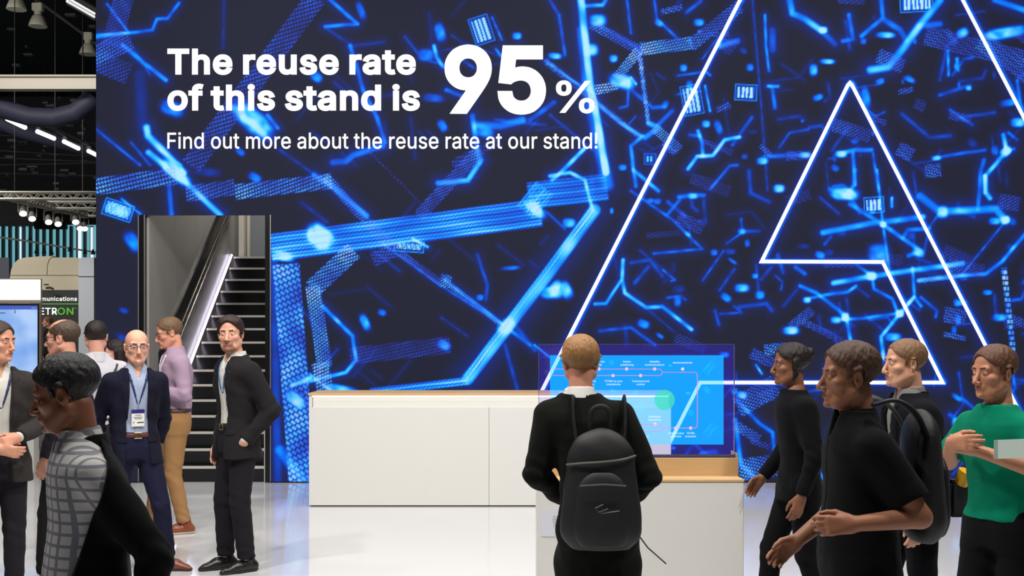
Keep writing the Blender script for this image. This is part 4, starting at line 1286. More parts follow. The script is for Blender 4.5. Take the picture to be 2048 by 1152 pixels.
def beam(p0, p1, wd, i=.85):
    """A wide luminous ribbon of many fine streaks."""
    p0, p1 = np.array(p0, np.float32), np.array(p1, np.float32)
    m = wd * .7 + 8
    sl = blk(min(p0[0], p1[0]) - m, max(p0[0], p1[0]) + m, min(p0[1], p1[1]) - m, max(p0[1], p1[1]) + m)
    X, Y = gx[sl[1]][None, :], gy[sl[0]][:, None]
    e = p1 - p0
    L = float(np.sqrt(e @ e))
    e = e / L
    u = (X - p0[0]) * e[0] + (Y - p0[1]) * e[1]
    v = -(X - p0[0]) * e[1] + (Y - p0[1]) * e[0]
    ms = np.clip((wd / 2 - np.abs(v)) / 3 + .5, 0, 1) * np.clip(np.minimum(u, L - u) / 4 + .5, 0, 1)
    st = .62 + .20 * np.sin(v * .9 + .4 * np.sin(u * .05)) + .12 * np.sin(v * .33 + 1) + .10 * np.sin(u * .8 + v * .7) * np.sin(u * .13)
    tx = .75 + .5 * pnoise(u + 0 * v, v * 2 + 0 * u, 30)
    w_ = ms * st * tx * i
    GI[sl] = np.maximum(GI[sl], w_) + .25 * np.minimum(GI[sl], w_)
    GV[sl] = np.maximum(GV[sl] * (1 - ms), ms * .22 * (np.sin(v * .45) > .3))


def chip(x, y, wd, hg, ang=0, i=.95, kind=0):
    """A small tile of glowing characters inside a thin outline."""
    m = max(wd, hg) * .8 + 4
    sl = blk(x - m, x + m, y - m, y + m)
    X, Y = gx[sl[1]][None, :] - x, gy[sl[0]][:, None] - y
    if X.size == 0 or Y.size == 0:
        return
    c, s = cos(radians(ang)), sin(radians(ang))
    u, v = X * c + Y * s, -X * s + Y * c
    du, dv = np.abs(u) - wd / 2, np.abs(v) - hg / 2
    dd = np.maximum(du, dv)
    edge = np.clip(1.2 - np.abs(dd + 1.5) / 1.6, 0, 1) * .55
    ins = np.clip((-5 - dd) / 2, 0, 1)
    if kind == 0:
        t = np.clip(.55 + .7 * np.sin(u * 1.05 + 2 * np.sin(v * .5)) * np.sin(v * .85 + 1.5 * np.sin(u * .35)), 0.1, 1.2)
    else:
        t = np.clip(.35 + .75 * (np.sin(u * .75 + .5 * np.sin(u * .3)) > -.2), 0, 1.1)
    w_ = i * np.maximum(edge, ins * t) + .12 * np.clip(-dd, 0, 1)
    GI[sl] = np.maximum(GI[sl], w_)


# the network of the picture, from left to right
band((186, 374), (352, 352), 34, .60, ang=40, pitch=10)
band((372, 388), (470, 374), 32, .42, ang=40, pitch=8)
band((470, 384), (664, 362), 31, .62, ang=40, pitch=8)
band((633, -6), (382, 332), 42, .30, ang=40, pitch=9)
band((186, 112), (262, 80), 40, .42, ang=35, pitch=7)
band((190, 120), (258, 148), 44, .26, ang=40, pitch=8)
band((248, -5), (222, 92), 40, .26, ang=45, pitch=6)
glow([(190, 75), (305, 60), (314, 38), (335, 37), (358, 6)], 7, .55)
glow([(214, 8), (255, 62)], 5, .50)
glow([(194, 70), (258, 65)], 6, .62)
glow([(246, 91), (290, 128), (332, 160)], 9, .66)
glow([(270, 100), (300, 150)], 5, .3)
glow([(190, 257), (280, 330)], 6, .42)
glow([(262, 285), (300, 330)], 6, .35)
glow([(293, 255), (296, 272), (330, 305), (367, 345)], 14, .88)
glow([(297, 305), (345, 345), (367, 360), (441, 430)], 12, .85)
blob(350, 345, 34, 12, 40, 1.0)
glow([(322, 300), (362, 330), (371, 356)], 6, .6)
glow([(338, 372), (343, 428)], 10, .48)
glow([(280, 150), (285, 250)], 22, .20, tex=.1)
glow([(448, 0), (446, 95)], 6, .18)
chip(236, 420, 62, 36, 18, 1.0)
blob(236, 420, 26, 13, 22, .8)
glow([(243, 398), (281, 428)], 5, .7)
blob(266, 484, 20, 12, 55, .62)
blob(247, 621, 9, 5, 20, .3)
blob(262, 690, 30, 9, 38, .35)
glow([(656, -4), (715, 48), (650, 53)], 8, .58)
blob(722, 22, 7, 18, -20, .45)
glow([(650, 55), (706, 92), (768, 84)], 7, .24)
glow([(700, 92), (712, 128), (726, 180), (754, 235), (770, 285)], 9, .55)
glow([(765, 292), (706, 310), (692, 322), (666, 325)], 13, .56)
blob(505, 240, 46, 20, 42, .92)
glow([(466, 215), (528, 268)], 13, .75)
glow([(535, 230), (556, 256)], 8, .55)
blob(345, 217, 22, 14, 20, .62)
blob(633, 154, 12, 9, 40, .62)
blob(480, 303, 11, 6, 40, .45)
blob(415, 344, 24, 8, 5, .22)
blob(510, 355, 13, 8, 30, .55)
band((735, 300), (865, 430), 4, .2)
glow([(560, 300), (630, 350)], 6, .25)
glow([(628, 350), (664, 372), (733, 432)], 12, .62)
band((650, 352), (735, 445), 18, .5, ang=40, pitch=6)
beam((541, 496), (1082, 425), 56, .92)
beam((1056, 392), (1215, 374), 54, .72)
beam((1050, 425), (1090, 375), 44, .70)
blob(640, 475, 28, 22, 40, 1.22)
blob(566, 512, 22, 10, 10, .95)
blob(1070, 418, 24, 10, 40, 1.05)
band((708, 500), (625, 578), 38, .70, ang=45, pitch=7)
band((625, 572), (650, 735), 30, .72, ang=30, pitch=6, duty=.6)
band((640, 725), (652, 790), 34, .68, ang=40, pitch=7)
band((572, 528), (605, 970), 54, .50, ang=35, pitch=13, row=8, duty=.7, base=.45, vio=.5)
glow([(548, 525), (556, 965)], 16, .32, tex=.2)
glow([(560, 900), (610, 965)], 20, .62)
blob(592, 800, 22, 12, 40, .9)
glow([(645, 612), (705, 672), (712, 720), (692, 745), (585, 770)], 8, .75)
glow([(620, 755), (585, 770)], 10, .85)
glow([(595, 610), (640, 660)], 3, .35)
blob(680, 778, 30, 8, 10, .85)
glow([(620, 748), (668, 788)], 5, .8)
chip(818, 493, 62, 24, 4, 1.12)
glow([(826, 478), (855, 494)], 6, 1.0)
band((735, 445), (790, 500), 24, .30, ang=40)
band((790, 500), (745, 520), 30, .3, ang=60, pitch=7)
band((800, 505), (880, 565), 14, .35, ang=40, pitch=5)
glow([(766, 488), (880, 570), (1002, 648)], 5, .42)
band((880, 560), (902, 565), 26, .5, ang=40, pitch=5)
glow([(890, 560), (1002, 646), (1060, 690)], 8, .55)
band((900, 570), (1002, 650), 10, .55, ang=40, pitch=5)
band((960, 300), (838, 432), 26, .38, ang=45, pitch=6)
glow([(962, 320), (936, 361), (876, 366)], 11, .74)
glow([(945, 232), (955, 300), (960, 325)], 11, .62)
glow([(951, 250), (1000, 252), (1045, 240)], 15, .55)
blob(968, 262, 20, 12, 20, .62)
glow([(1189, 420), (1090, 556), (935, 758)], 25, .72, soft=.2)
beam((1189, 420), (935, 758), 22, .85)
blob(1012, 655, 14, 18, 40, .95)
blob(1110, 575, 16, 10, -50, .8)
beam((938, 762), (740, 785), 16, .92)
glow([(1100, 352), (1140, 345), (1170, 360), (1185, 420)], 8, .85)
glow([(1168, 298), (1122, 345), (1104, 360)], 9, .85)
glow([(1161, -10), (1180, 170), (1196, 250), (1212, 345)], 15, .98, soft=.35)
glow([(1180, 200), (1215, 370)], 24, .48)
blob(1182, 100, 14, 12, 0, .85)
glow([(1164, 60), (1176, 190)], 20, .5)
glow([(1090, 421), (1130, 458)], 5, .4)
blob(1138, 446, 13, 9, 0, .75)
band((700, 712), (900, 690), 34, .22, ang=50, pitch=7)
blob(730, 645, 8, 16, -25, .72)
blob(764, 625, 8, 6, 20, .5)
blob(888, 690, 13, 9, 30, .62)
blob(1110, 580, 8, 8, 0, .5)
blob(960, 595, 7, 6, 0, .5)
blob(1022, 536, 18, 4, -4, .5)
blob(1105, 585, 22, 12, 0, .9)
blob(1132, 580, 11, 17, -25, .85)
glow([(955, 510), (975, 570), (972, 600)], 7, .35)
glow([(882, 635), (935, 672)], 3, .3)
glow([(1010, 690), (1035, 780)], 8, .3)
glow([(1020, 640), (1070, 700)], 10, .3)
glow([(1069, 690), (1100, 715)], 4, .75)
chip(963, 60, 42, 58, -18, .85, 1)
glow([(984, 35), (1004, 80)], 4, .6)
blob(880, 65, 10, 18, -15, .6)
blob(1034, 72, 9, 7, 0, .7)
glow([(810, 74), (845, 118), (889, 130)], 6, .32)
glow([(868, 92), (874, 115), (886, 133)], 8, .75)
blob(852, 110, 16, 12, 0, .5)
glow([(902, 70), (925, 85), (1000, 112)], 4, .25)
glow([(992, 98), (1002, 112)], 5, .7)
glow([(925, 120), (948, 136)], 6, .35)
blob(1110, 112, 13, 6, 5, .8)
glow([(1090, 121), (1140, 158), (1184, 186)], 6, .6)
glow([(1187, 200), (1240, 245), (1282, 272)], 8, .7)
band((1090, 121), (1282, 276), 12, .45, ang=38, pitch=4)
glow([(1118, 30), (1130, 110)], 7, .42)
glow([(1100, 0), (1118, 30)], 7, .35)
blob(867, 196, 20, 8, 5, .4)
glow([(893, 180), (945, 200)], 9, .5)
blob(885, 252, 8, 12, -30, .55)
glow([(1060, 240), (1108, 205)], 10, .45)
glow([(1100, 230), (1185, 300)], 6, .3)
glow([(990, 240), (1090, 250)], 8, .3)
band((905, 330), (1000, 280), 20, .22, ang=50)
glow([(1187, 45), (1282, 100)], 8, .32)
band((1183, 48), (1285, 104), 20, .42, ang=40, pitch=6)
blob(1196, 41, 16, 12, 0, .85)
band((1280, 98), (1384, 86), 26, .72, ang=55, pitch=6, duty=.6)
band((1278, 100), (1232, 158), 20, .72, ang=45, pitch=5)
blob(1245, 163, 24, 14, 15, .98)
band((1190, 180), (1236, 170), 20, .75, ang=60, pitch=6)
glow([(1262, 155), (1272, 168)], 5, .9)
glow([(1279, 108), (1288, 180), (1297, 248)], 5, .45)
band((1279, 108), (1297, 248), 9, .8, ang=0, pitch=5, row=4)
glow([(1297, 246), (1318, 256), (1290, 275)], 11, .62)
glow([(1316, 250), (1345, 222)], 9, .5)
band((1308, 254), (1360, 300), 20, .55, ang=40, pitch=5)
glow([(1286, 272), (1262, 292), (1267, 340), (1272, 372)], 8, .68)
glow([(1267, 340), (1317, 382)], 8, .66)
glow([(1262, 382), (1346, 440), (1404, 498), (1308, 507)], 6, .48)
blob(1375, 468, 7, 4, 40, .6)
blob(1227, 117, 8, 7, 0, .75)
blob(1367, 136, 7, 7, 0, .65)
chip(1384, 200, 42, 62, -10, .85, 1)
glow([(1410, 172), (1420, 222)], 5, .75)
glow([(1308, -5), (1314, 38), (1355, 77)], 6, .48)
blob(1318, 46, 9, 6, 30, .6)
glow([(1254, 0), (1262, 66)], 6, .42)
glow([(1172, 12), (1205, 10), (1212, 0)], 8, .72)
chip(1300, 318, 26, 24, 0, .7, 1)
blob(1245, 335, 8, 6, 0, .6)
blob(1330, 210, 6, 9, 30, .45)
glow([(1258, 160), (1255, 212), (1240, 216)], 6, .45)
glow([(1578, -5), (1585, 27), (1610, 38), (1644, 62)], 13, .78)
blob(1646, 60, 9, 7, 0, .9)
glow([(1644, 62), (1670, 88)], 12, .4)
glow([(1880, 0), (1840, 50), (1808, 95), (1776, 134), (1740, 140)], 15, .82)
glow([(1838, 52), (1880, 48)], 12, .5)
chip(1833, 8, 68, 34, -3, 1.05, 1)
glow([(1762, -5), (1766, 36), (1723, 72)], 9, .62)
glow([(1766, 38), (1800, 60), (1812, 80)], 12, .5)
glow([(1686, 82), (1706, 78), (1698, 30)], 9, .56)
blob(1772, 70, 18, 6, 2, .85)
blob(2010, 66, 42, 11, -10, .85)
blob(1925, 66, 12, 9, -30, .75)
glow([(1925, 66), (1894, 92), (1880, 160)], 7, .3)
glow([(1990, 0), (2048, 20)], 12, .6)
band((1850, 70), (2050, 120), 40, .30, ang=80, pitch=6)
band((1960, 80), (2060, 150), 40, .38, ang=80, pitch=6)
band((1380, 92), (1480, 12), 26, .42, ang=60, pitch=6)
blob(1398, 45, 10, 7, 0, .68)
glow([(1530, 30), (1532, 90), (1538, 142)], 6, .6)
glow([(1545, 60), (1545, 100)], 14, .4)
glow([(1440, 92), (1475, 82)], 12, .55)
chip(1492, 185, 46, 34, 3, .95, 1)
glow([(1505, 0), (1520, 180), (1535, 380)], 4, .32)
glow([(1540, 172), (1545, 178), (1550, 216)], 8, .5)
glow([(1536, 172), (1556, 173)], 7, .7)
blob(1627, 140, 8, 11, 0, .75)
blob(1655, 123, 14, 5, 2, .85)
blob(1636, 195, 10, 6, -20, .6)
blob(1500, 135, 7, 7, 0, .55)
glow([(1896, 102), (1897, 150)], 6, .7)
glow([(1914, 118), (1916, 140)], 8, .6)
blob(1732, 195, 8, 20, -10, .6)
blob(1760, 163, 9, 6, -20, .55)
glow([(1376, 338), (1394, 313), (1426, 311), (1449, 280), (1479, 274)], 8, .92)
glow([(1396, 262), (1404, 285), (1406, 311)], 8, .68)
blob(1412, 248, 8, 7, 0, .75)
blob(1437, 255, 7, 14, -20, .5)
glow([(1380, 270), (1398, 272)], 8, .5)
glow([(1970, 385), (1970, 353), (2013, 303), (2007, 270)], 9, .82)
blob(2012, 303, 12, 9, -40, .95)
glow([(2012, 303), (2028, 298)], 7, .6)
glow([(1525, 314), (1611, 310)], 8, .42)
blob(1525, 322, 11, 7, 0, .78)
blob(1610, 310, 12, 6, 0, .78)
glow([(1677, 308), (1710, 300), (1743, 300)], 9, .62)
blob(1682, 308, 12, 7, 0, .85)
glow([(1706, 306), (1710, 370)], 8, .62)
glow([(1746, 307), (1757, 382)], 6, .5)
glow([(1867, 318), (1900, 310), (1970, 300)], 7, .45)
blob(1873, 316, 10, 5, -5, .7)
blob(2036, 245, 14, 9, 0, .8)
blob(2020, 205, 18, 7, -10, .55)
glow([(1900, 220), (1945, 250)], 7, .4)
glow([(1880, 190), (1940, 170)], 8, .4)
blob(1937, 176, 6, 5, 0, .75)
glow([(1646, 465), (1740, 447), (1846, 434)], 12, .68)
glow([(1840, 392), (1879, 423), (1945, 420), (1992, 418), (2012, 442)], 15, .72)
blob(1885, 424, 12, 12, 0, .85)
blob(2010, 440, 10, 8, -20, .95)
blob(1990, 442, 12, 7, 0, .7)
glow([(1956, 418), (1962, 340), (1968, 320)], 9, .5)
glow([(1970, 352), (1972, 385), (1980, 396)], 10, .85)
glow([(1667, 566), (1740, 553), (1830, 540), (1925, 527)], 11, .78)
blob(1742, 552, 12, 9, 0, .95)
glow([(1742, 550), (1713, 530)], 7, .5)
glow([(1837, 561), (1925, 551), (1971, 548), (2004, 523), (2050, 468)], 8, .68)
band((1835, 562), (1925, 550), 11, .5, ang=80, pitch=4)
glow([(1925, 548), (2008, 446)], 4, .5)
glow([(1700, 408), (1766, 449), (1842, 502), (1817, 511)], 9, .58)
blob(1836, 505, 12, 8, 20, .7)
blob(1766, 449, 7, 6, 0, 1.0)
chip(1748, 410, 42, 34, -4, .98, 1)
glow([(1784, 396), (1784, 413)], 6, .9)
blob(1758, 507, 20, 18, 0, .62)
glow([(1754, 340), (1766, 450), (1779, 540)], 6, .58)
glow([(1858, 457), (1815, 460), (1806, 475)], 9, .5)
glow([(1846, 512), (1860, 452), (1880, 425)], 6, .35)
glow([(1242, 561), (1212, 607), (1190, 608)], 7, .72)
glow([(1246, 520), (1244, 560), (1250, 586), (1292, 615), (1325, 613), (1383, 659)], 8, .82)
glow([(1292, 616), (1350, 665)], 4, .25)
blob(1355, 602, 7, 11, 0, .5)
blob(1287, 648, 12, 8, 20, .62)
glow([(1200, 662), (1262, 655), (1310, 690)], 7, .42)
glow([(1326, 540), (1350, 560), (1342, 562)], 5, .4)
glow([(1358, 394), (1385, 390), (1408, 391)], 9, .5)
blob(1385, 392, 11, 6, 0, .7)
blob(1558, 377, 11, 8, 0, .88)
blob(1690, 388, 26, 12, 5, .95)
glow([(1660, 378), (1700, 395), (1720, 425)], 9, .55)
glow([(1710, 340), (1708, 370), (1700, 382)], 9, .6)
blob(1484, 463, 8, 6, 0, .55)
glow([(1478, 463), (1518, 462)], 7, .35)
blob(1428, 505, 7, 6, 0, .5)
blob(1640, 510, 10, 7, 20, .6)
glow([(1556, 510), (1566, 545)], 8, .4)
blob(1510, 552, 6, 5, 0, .6)
blob(1484, 576, 14, 8, 0, .8)
blob(1520, 590, 9, 8, 0, .6)
blob(1452, 595, 11, 7, 35, .6)
glow([(1430, 622), (1438, 650)], 6, .42)
glow([(1440, 628), (1484, 625), (1468, 612)], 5, .38)
glow([(1600, 572), (1633, 586), (1692, 632), (1704, 696)], 8, .66)
blob(1690, 634, 8, 9, 0, .95)
glow([(1612, 598), (1650, 590), (1696, 584), (1712, 572)], 7, .6)
blob(1614, 600, 8, 6, 0, .8)
glow([(1667, 640), (1720, 637), (1796, 627)], 7, .58)
blob(1672, 640, 11, 7, 0, .7)
glow([(1828, 594), (1798, 630), (1762, 673), (1767, 716), (1746, 719)], 8, .86)
blob(1799, 627, 9, 8, 0, .98)
blob(1786, 674, 16, 8, 0, .75)
glow([(1825, 536), (1829, 594), (1842, 612)], 7, .6)
glow([(1744, 553), (1748, 578), (1785, 598), (1795, 625)], 7, .58)
blob(1582, 661, 15, 8, 0, .98)
band((1580, 655), (1625, 620), 20, .35, ang=80, pitch=5)
band((1600, 640), (1700, 690), 14, .3, ang=80, pitch=5)
band((2008, 536), (2030, 735), 11, .80, ang=0, pitch=9, row=11, duty=.8)
blob(2000, 635, 14, 7, 0, .7)
blob(1975, 585, 9, 5, 0, .6)
blob(1916, 640, 6, 10, 0, .5)
blob(1908, 660, 5, 8, 0, .45)
band((1528, 700), (1572, 696), 22, .5, ang=80, pitch=6)
band((1474, 815), (1552, 770), 44, .42, ang=80, pitch=7)
blob(1484, 790, 10, 7, 20, .8)
glow([(1512, 730), (1524, 748)], 4, .85)
blob(1600, 722, 14, 5, -5, .7)
glow([(1474, 800), (1520, 848), (1545, 865), (1552, 930)], 8, .55)
band((1470, 850), (1520, 880), 20, .4, ang=70, pitch=6)
band((1478, 940), (1556, 930), 44, .55, ang=78, pitch=7)
glow([(1470, 840), (1482, 930), (1520, 965)], 10, .62)
glow([(1600, 940), (1640, 952), (1700, 962)], 14, .7)
glow([(1612, 930), (1650, 890), (1660, 860)], 8, .4)
glow([(1690, 820), (1700, 900), (1706, 950)], 5, .42)
glow([(1900, 830), (1930, 850), (1920, 900)], 9, .5)
blob(1912, 842, 8, 7, 0, .75)
blob(2035, 878, 14, 6, 0, .8)
glow([(2020, 800), (2048, 840)], 9, .6)
glow([(1990, 960), (2048, 955)], 14, .6)
# scattered small fragments of the dense right part
for _ in range(290):
    x = 1215 + 960 * prng.rand() ** .9
    y = -70 + 1030 * prng.rand()
    k = prng.rand()
    i = .14 + .34 * prng.rand() ** 1.6
    if k < .30:
        blob(x, y, 3 + 9 * prng.rand(), 3 + 5 * prng.rand(), prng.choice((-6, 0, 35, 85)), i * 1.25)
    elif k < .85:
        a = radians(prng.choice((-8, -8, 35, 40, 82, 85, -55, -50)))
        l = 14 + 60 * prng.rand()
        p = [(x, y), (x + l * cos(a), y + l * sin(a))]
        if prng.rand() < .55:
            a2 = a + radians(prng.choice((-45, 45, -60, 60)))
            l2 = 10 + 35 * prng.rand()
            p.append((p[-1][0] + l2 * cos(a2), p[-1][1] + l2 * sin(a2)))
        glow(p, 3 + 6 * prng.rand(), i)
    else:
        band((x, y), (x + 60 * prng.rand() + 20, y - 14 + 50 * prng.rand()), 10 + 22 * prng.rand(), i, ang=prng.choice((40, 80)), pitch=6)
for _ in range(60):
    x, y = 560 + 640 * prng.rand(), -60 + 1000 * prng.rand()
    a = radians(prng.choice((-8, 40, 38, 84, -50)))
    l = 20 + 70 * prng.rand()
    glow([(x, y), (x + l * cos(a), y + l * sin(a))], 2.5 + 5 * prng.rand(), .08 + .16 * prng.rand())
# the drawn letter's blue halo
ALINES = [[(1480, 0), (1434, 88), (1135, 680), (1000, 947)], [(1442, -75), (1480, 0)], [(1885, 765), (1765, 524), (1523, 523), (1695, 170), (1699, 166), (1703, 170), (2048, 842), (2110, 963)],
          [(1885, 765), (1400, 765), (1300, 963)], [(1886, -75), (1925, 0), (2048, 232), (2190, 510)]]
for pl in ALINES:
    for a, b in zip(pl, pl[1:]):
        glow([(a[0] + 3, a[1]), (b[0] + 3, b[1])], 12, .50, tex=.05)
ramp_x = np.array([0, .2, .4, .6, .8, 1.0, 1.3])
ramp = np.array([srgb(*c)[:3] for c in ((31, 34, 52), (24, 44, 128), (10, 72, 204), (0, 112, 250), (8, 160, 255), (76, 212, 255), (180, 236, 255))])
GI *= 1.12
RGB = np.stack([np.interp(GI, ramp_x, ramp[:, c]) for c in range(3)], -1)
vio = np.array(srgb(96, 92, 232)[:3])
tt = np.clip(GI * 1.3, 0, 1) * GV * .55
RGB = RGB * (1 - tt[..., None]) + vio * tt[..., None]
# the wall itself is a mesh standing at the wall's distance, its pixels 10 mm apart
s = WALLD / FPX
nx, ny = len(gx), len(gy)
co = np.zeros((ny, nx, 3), np.float32)
co[..., 0] = ((gx - 1024) * s)[None, :]
co[..., 1] = WALLD
co[..., 2] = (CAMZ - (gy - HZ) * s)[:, None]
ii = np.arange(ny * nx).reshape(ny, nx)
Q = np.stack([ii[1:, :-1], ii[1:, 1:], ii[:-1, 1:], ii[:-1, :-1]], -1)
cxm = (gx[1:] + gx[:-1]) / 2
cym = (gy[1:] + gy[:-1]) / 2
keep = ~((cym[:, None] > OP[2]) & (cxm[None, :] > OP[0]) & (cxm[None, :] < OP[1]))
Q = Q[keep]
me = bpy.data.meshes.new('screen')
me.vertices.add(nx * ny)
me.vertices.foreach_set('co', co.ravel())
me.loops.add(len(Q) * 4)
me.loops.foreach_set('vertex_index', Q.astype(np.int32).ravel())
me.polygons.add(len(Q))
me.polygons.foreach_set('loop_start', np.arange(len(Q), dtype=np.int32) * 4)
me.polygons.foreach_set('loop_total', np.full(len(Q), 4, np.int32))
me.update(calc_edges=True)
at = me.color_attributes.new('picture', 'FLOAT_COLOR', 'POINT')
at.data.foreach_set('color', np.concatenate([RGB, np.ones((ny, nx, 1))], -1).astype(np.float32).ravel())
pm = bpy.data.materials.new('led_picture')
pm.use_nodes = True
nt = pm.node_tree
b = nt.nodes['Principled BSDF']
b.inputs['Base Color'].default_value = (.006, .006, .008, 1)
b.inputs['Roughness'].default_value = .55
b.inputs['Specular IOR Level'].default_value = .03
an = nt.nodes.new('ShaderNodeAttribute')
an.attribute_name = 'picture'
nt.links.new(an.outputs['Color'], b.inputs['Emission Color'])
b.inputs['Emission Strength'].default_value = 1.0
me.materials.append(pm)
wallx = lambda px: (px - 1024) * s
wallz = lambda py: CAMZ - (py - HZ) * s
vw = thing('video_wall', 'huge blue LED video wall with white headline, glowing circuit network and outlined letter', 'video wall', (0, WALLD, 0))
vw.location = (0, 0, 0)
link(bpy.data.objects.new('screen', me), vw)
# cabinet behind the picture, a solid shell with the same opening
cab = MB()
y0, y1 = WALLD + .012, WALLD + .050
cab.box((wallx(wx0), y0, 0.0), (wallx(OP[0]), y1, wallz(wy0)))
cab.box((wallx(OP[1]), y0, 0.0), (wallx(wx1), y1, wallz(wy0)))
cab.box((wallx(OP[0]), y0, wallz(OP[2])), (wallx(OP[1]), y1, wallz(wy0)))
cab.build('cabinet', dark_m, vw)
MB().box((wallx(OP[1]), WALLD - .02, 0), (wallx(wx1), WALLD + .012, wallz(963))).build('plinth_strip', black_m, vw)
MB().box((wallx(wx0), WALLD - .02, 0), (wallx(OP[0]), WALLD + .012, wallz(963))).build('plinth_strip', black_m, vw)
glow_w = emat('led_white', (255, 255, 255), 1.15)
yl = WALLD - .006
txt = [('headline', 'The reuse rate', 335, 149.5, 497, 52, .060), ('headline', 'of this stand is', 335, 221.5, 505, 52, .060),
       ('figure', '95', 889, 228, 203, 137, .060), ('percent_sign', '%', 1112, 226, 77, 64, .022),
       ('subline', 'Find out more about the reuse rate at our stand!', 335, 297.5, 860, 32, .014)]
for nm, tx, px, py, wpx, cpx, bo in txt:
    text_mesh(nm, tx, cpx * s, glow_w, vw, (wallx(px), yl, wallz(py)), bold=bo, depth=.003, wfit=wpx * s, track={'95': -75}.get(tx, -bo * 500))


def ribbon(pl, wd, closed=False):
    """Flat band of constant width along a polyline in the wall's plane, with mitred corners."""
    P = [np.array((wallx(x), wallz(y))) for x, y in pl]
    A, B = [], []
    for i, p in enumerate(P):
        a = P[i] - P[i - 1] if i > 0 else P[1] - P[0]
        c = P[i + 1] - P[i] if i < len(P) - 1 else P[-1] - P[-2]
        a, c = a / np.linalg.norm(a), c / np.linalg.norm(c)
        n1, n2 = np.array((-a[1], a[0])), np.array((-c[1], c[0]))
        m = n1 + n2
        m = m / max(.35, float(m @ m) / 2)
        if np.linalg.norm(m) > 3:
            m = m / np.linalg.norm(m) * 3
        A.append(p + m * wd / 2)
        B.append(p - m * wd / 2)
    bm = bmesh.new()
    va = [bm.verts.new((q[0], yl, q[1])) for q in A]
    vb = [bm.verts.new((q[0], yl, q[1])) for q in B]
    for i in range(len(P) - 1):
        bm.faces.new((va[i], va[i + 1], vb[i + 1], vb[i]))
    return bm


for pl in ([(1442, -75), (1480, 0), (1135, 680), (1000, 947)][1:], [(2110, 963), (1704, 171), (1699.5, 166), (1695, 171), (1523, 523), (1765, 524), (1885, 765), (1400, 765), (1300, 963)], [(1886, -75), (1925, 0), (2190, 510)]):
    if pl[0] == (1480, 0):
        pl = [(1518, -75)] + pl
    mb = MB()
    mb.bm.free()
    mb.bm = ribbon(pl, 7.2 * s)
    mb.build('letter_outline', glow_w, vw)

# ---- stair opening and stairs
jl = MB().box((wallx(278), WALLD - .012, 0), (wallx(289.5), WALLD + .050, wallz(430))).box((wallx(289.5), WALLD - .012, 0), (wallx(291), WALLD + .048, wallz(430)))
structure(jl.build('door_1', mat('jamb_black', (12, 12, 16), rough=.25)))
structure(MB().box((wallx(530.5), WALLD - .012, 0), (wallx(541), WALLD + .050, wallz(430))).build('door_2', MATS['jamb_black']))
structure(box('trim_1', (wallx(276.8), WALLD - .016, 0), (wallx(278.2), WALLD + .0, wallz(430)), alu_m))
structure(box('trim_2', (wallx(540.6), WALLD - .016, 0), (wallx(541.8), WALLD + .0, wallz(430)), alu_m))
structure(box('trim_3', (wallx(288.8), WALLD - .016, 0), (wallx(290.2), WALLD + .0, wallz(430)), alu_m))
SX0, SX1 = -4.32, -2.86
grey_panel = mat('grey_wall_panel', (150, 146, 142), rough=.30, spec=.4, var=.03, vscale=2)
wl = MB()
for i in range(5):
    ya = WALLD + .050 + i * 1.02
    wl.box((SX0 - .10, ya + .004, 0), (SX0 - .02, ya + 1.016, 5.6))
structure(wl.build('wall_left', grey_panel))
structure(box('wall_stair_back', (SX0 - .3, 19.2, 0), (SX1 + .9, 19.3, 5.8), mat('blue_grey_panel', (120, 126, 132), rough=.5)))
structure(box('wall_right', (SX1 + .02, WALLD + .050, 0), (SX1 + .10, 17.3, 5.6), black_m))
structure(box('ceiling_stair', (SX0 - .3, WALLD + .31, 5.6), (SX1 + .9, 19.3, 5.7), mat('ceiling_grey', (120, 118, 114), rough=.7)))
st = thing('staircase', 'black open-look staircase with bright metal nosings climbing behind the wall opening', 'staircase', (SX0, 13.5, 0))
st.location = (0, 0, 0)
NR, RISE, GO, Y1 = 16, 0.1865, 0.256, 13.52
rs_m = mat('riser_black', (16, 16, 17), rough=.22, spec=.6)
ns_m = mat('nosing_alu', (222, 218, 208), rough=.38, metal=.55)
for k in range(1, NR + 1):
    y = Y1 + GO * (k - 1)
    z = RISE * k
    box('riser', (SX0 + .045, y + .004, z - RISE), (SX1, y + .02, z - .03), rs_m, st)
    box('tread', (SX0 + .045, y + .02, z - .03), (SX1, y + GO + (.02 if k < NR else 1.3), z - .002), rs_m, st)
    box('nosing', (SX0 + .045, y - .006, z - .028), (SX1, y + .045, z + .001), ns_m, st)
box('newel', (SX1 - .105, Y1 - .0062, 0), (SX1 - .025, Y1 + .03, .98), mat('newel_grey', (192, 190, 184), rough=.4), st)
slope = RISE / GO
led_y0, led_y1 = Y1 + .02, Y1 + GO * 15
MB().tube([(SX0 + .012, led_y0, .225), (SX0 + .012, led_y1, .225 + slope * (led_y1 - led_y0))], .018, 8).build('light_strip', emat('strip_white', (236, 226, 255), 5.0), st)
hr = thing('handrail', 'black handrail on brackets along the grey stair wall', 'handrail', (SX0, 14, 1))
hr.location = (0, 0, 0)
hz = lambda y, o: o + slope * (y - Y1)
ya, yb = Y1 + .35, Y1 + 3.65
MB().tube([(SX0 + .07, ya, hz(ya, 1.16)), (SX0 + .07, yb, hz(yb, 1.16))], .024, 10).build('rail', mat('rail_dark', (58, 54, 46), rough=.3, metal=.6), hr, True)
MB().tube([(SX0 + .07, ya, hz(ya, 1.03)), (SX0 + .07, yb, hz(yb, 1.03))], .013, 8).build('lower_rail', MATS['rail_dark'], hr, True)
mb = MB()
a = np.array((SX0 + .004, ya, hz(ya, 1.10)))
b_ = np.array((SX0 + .004, yb, hz(yb, 1.10)))
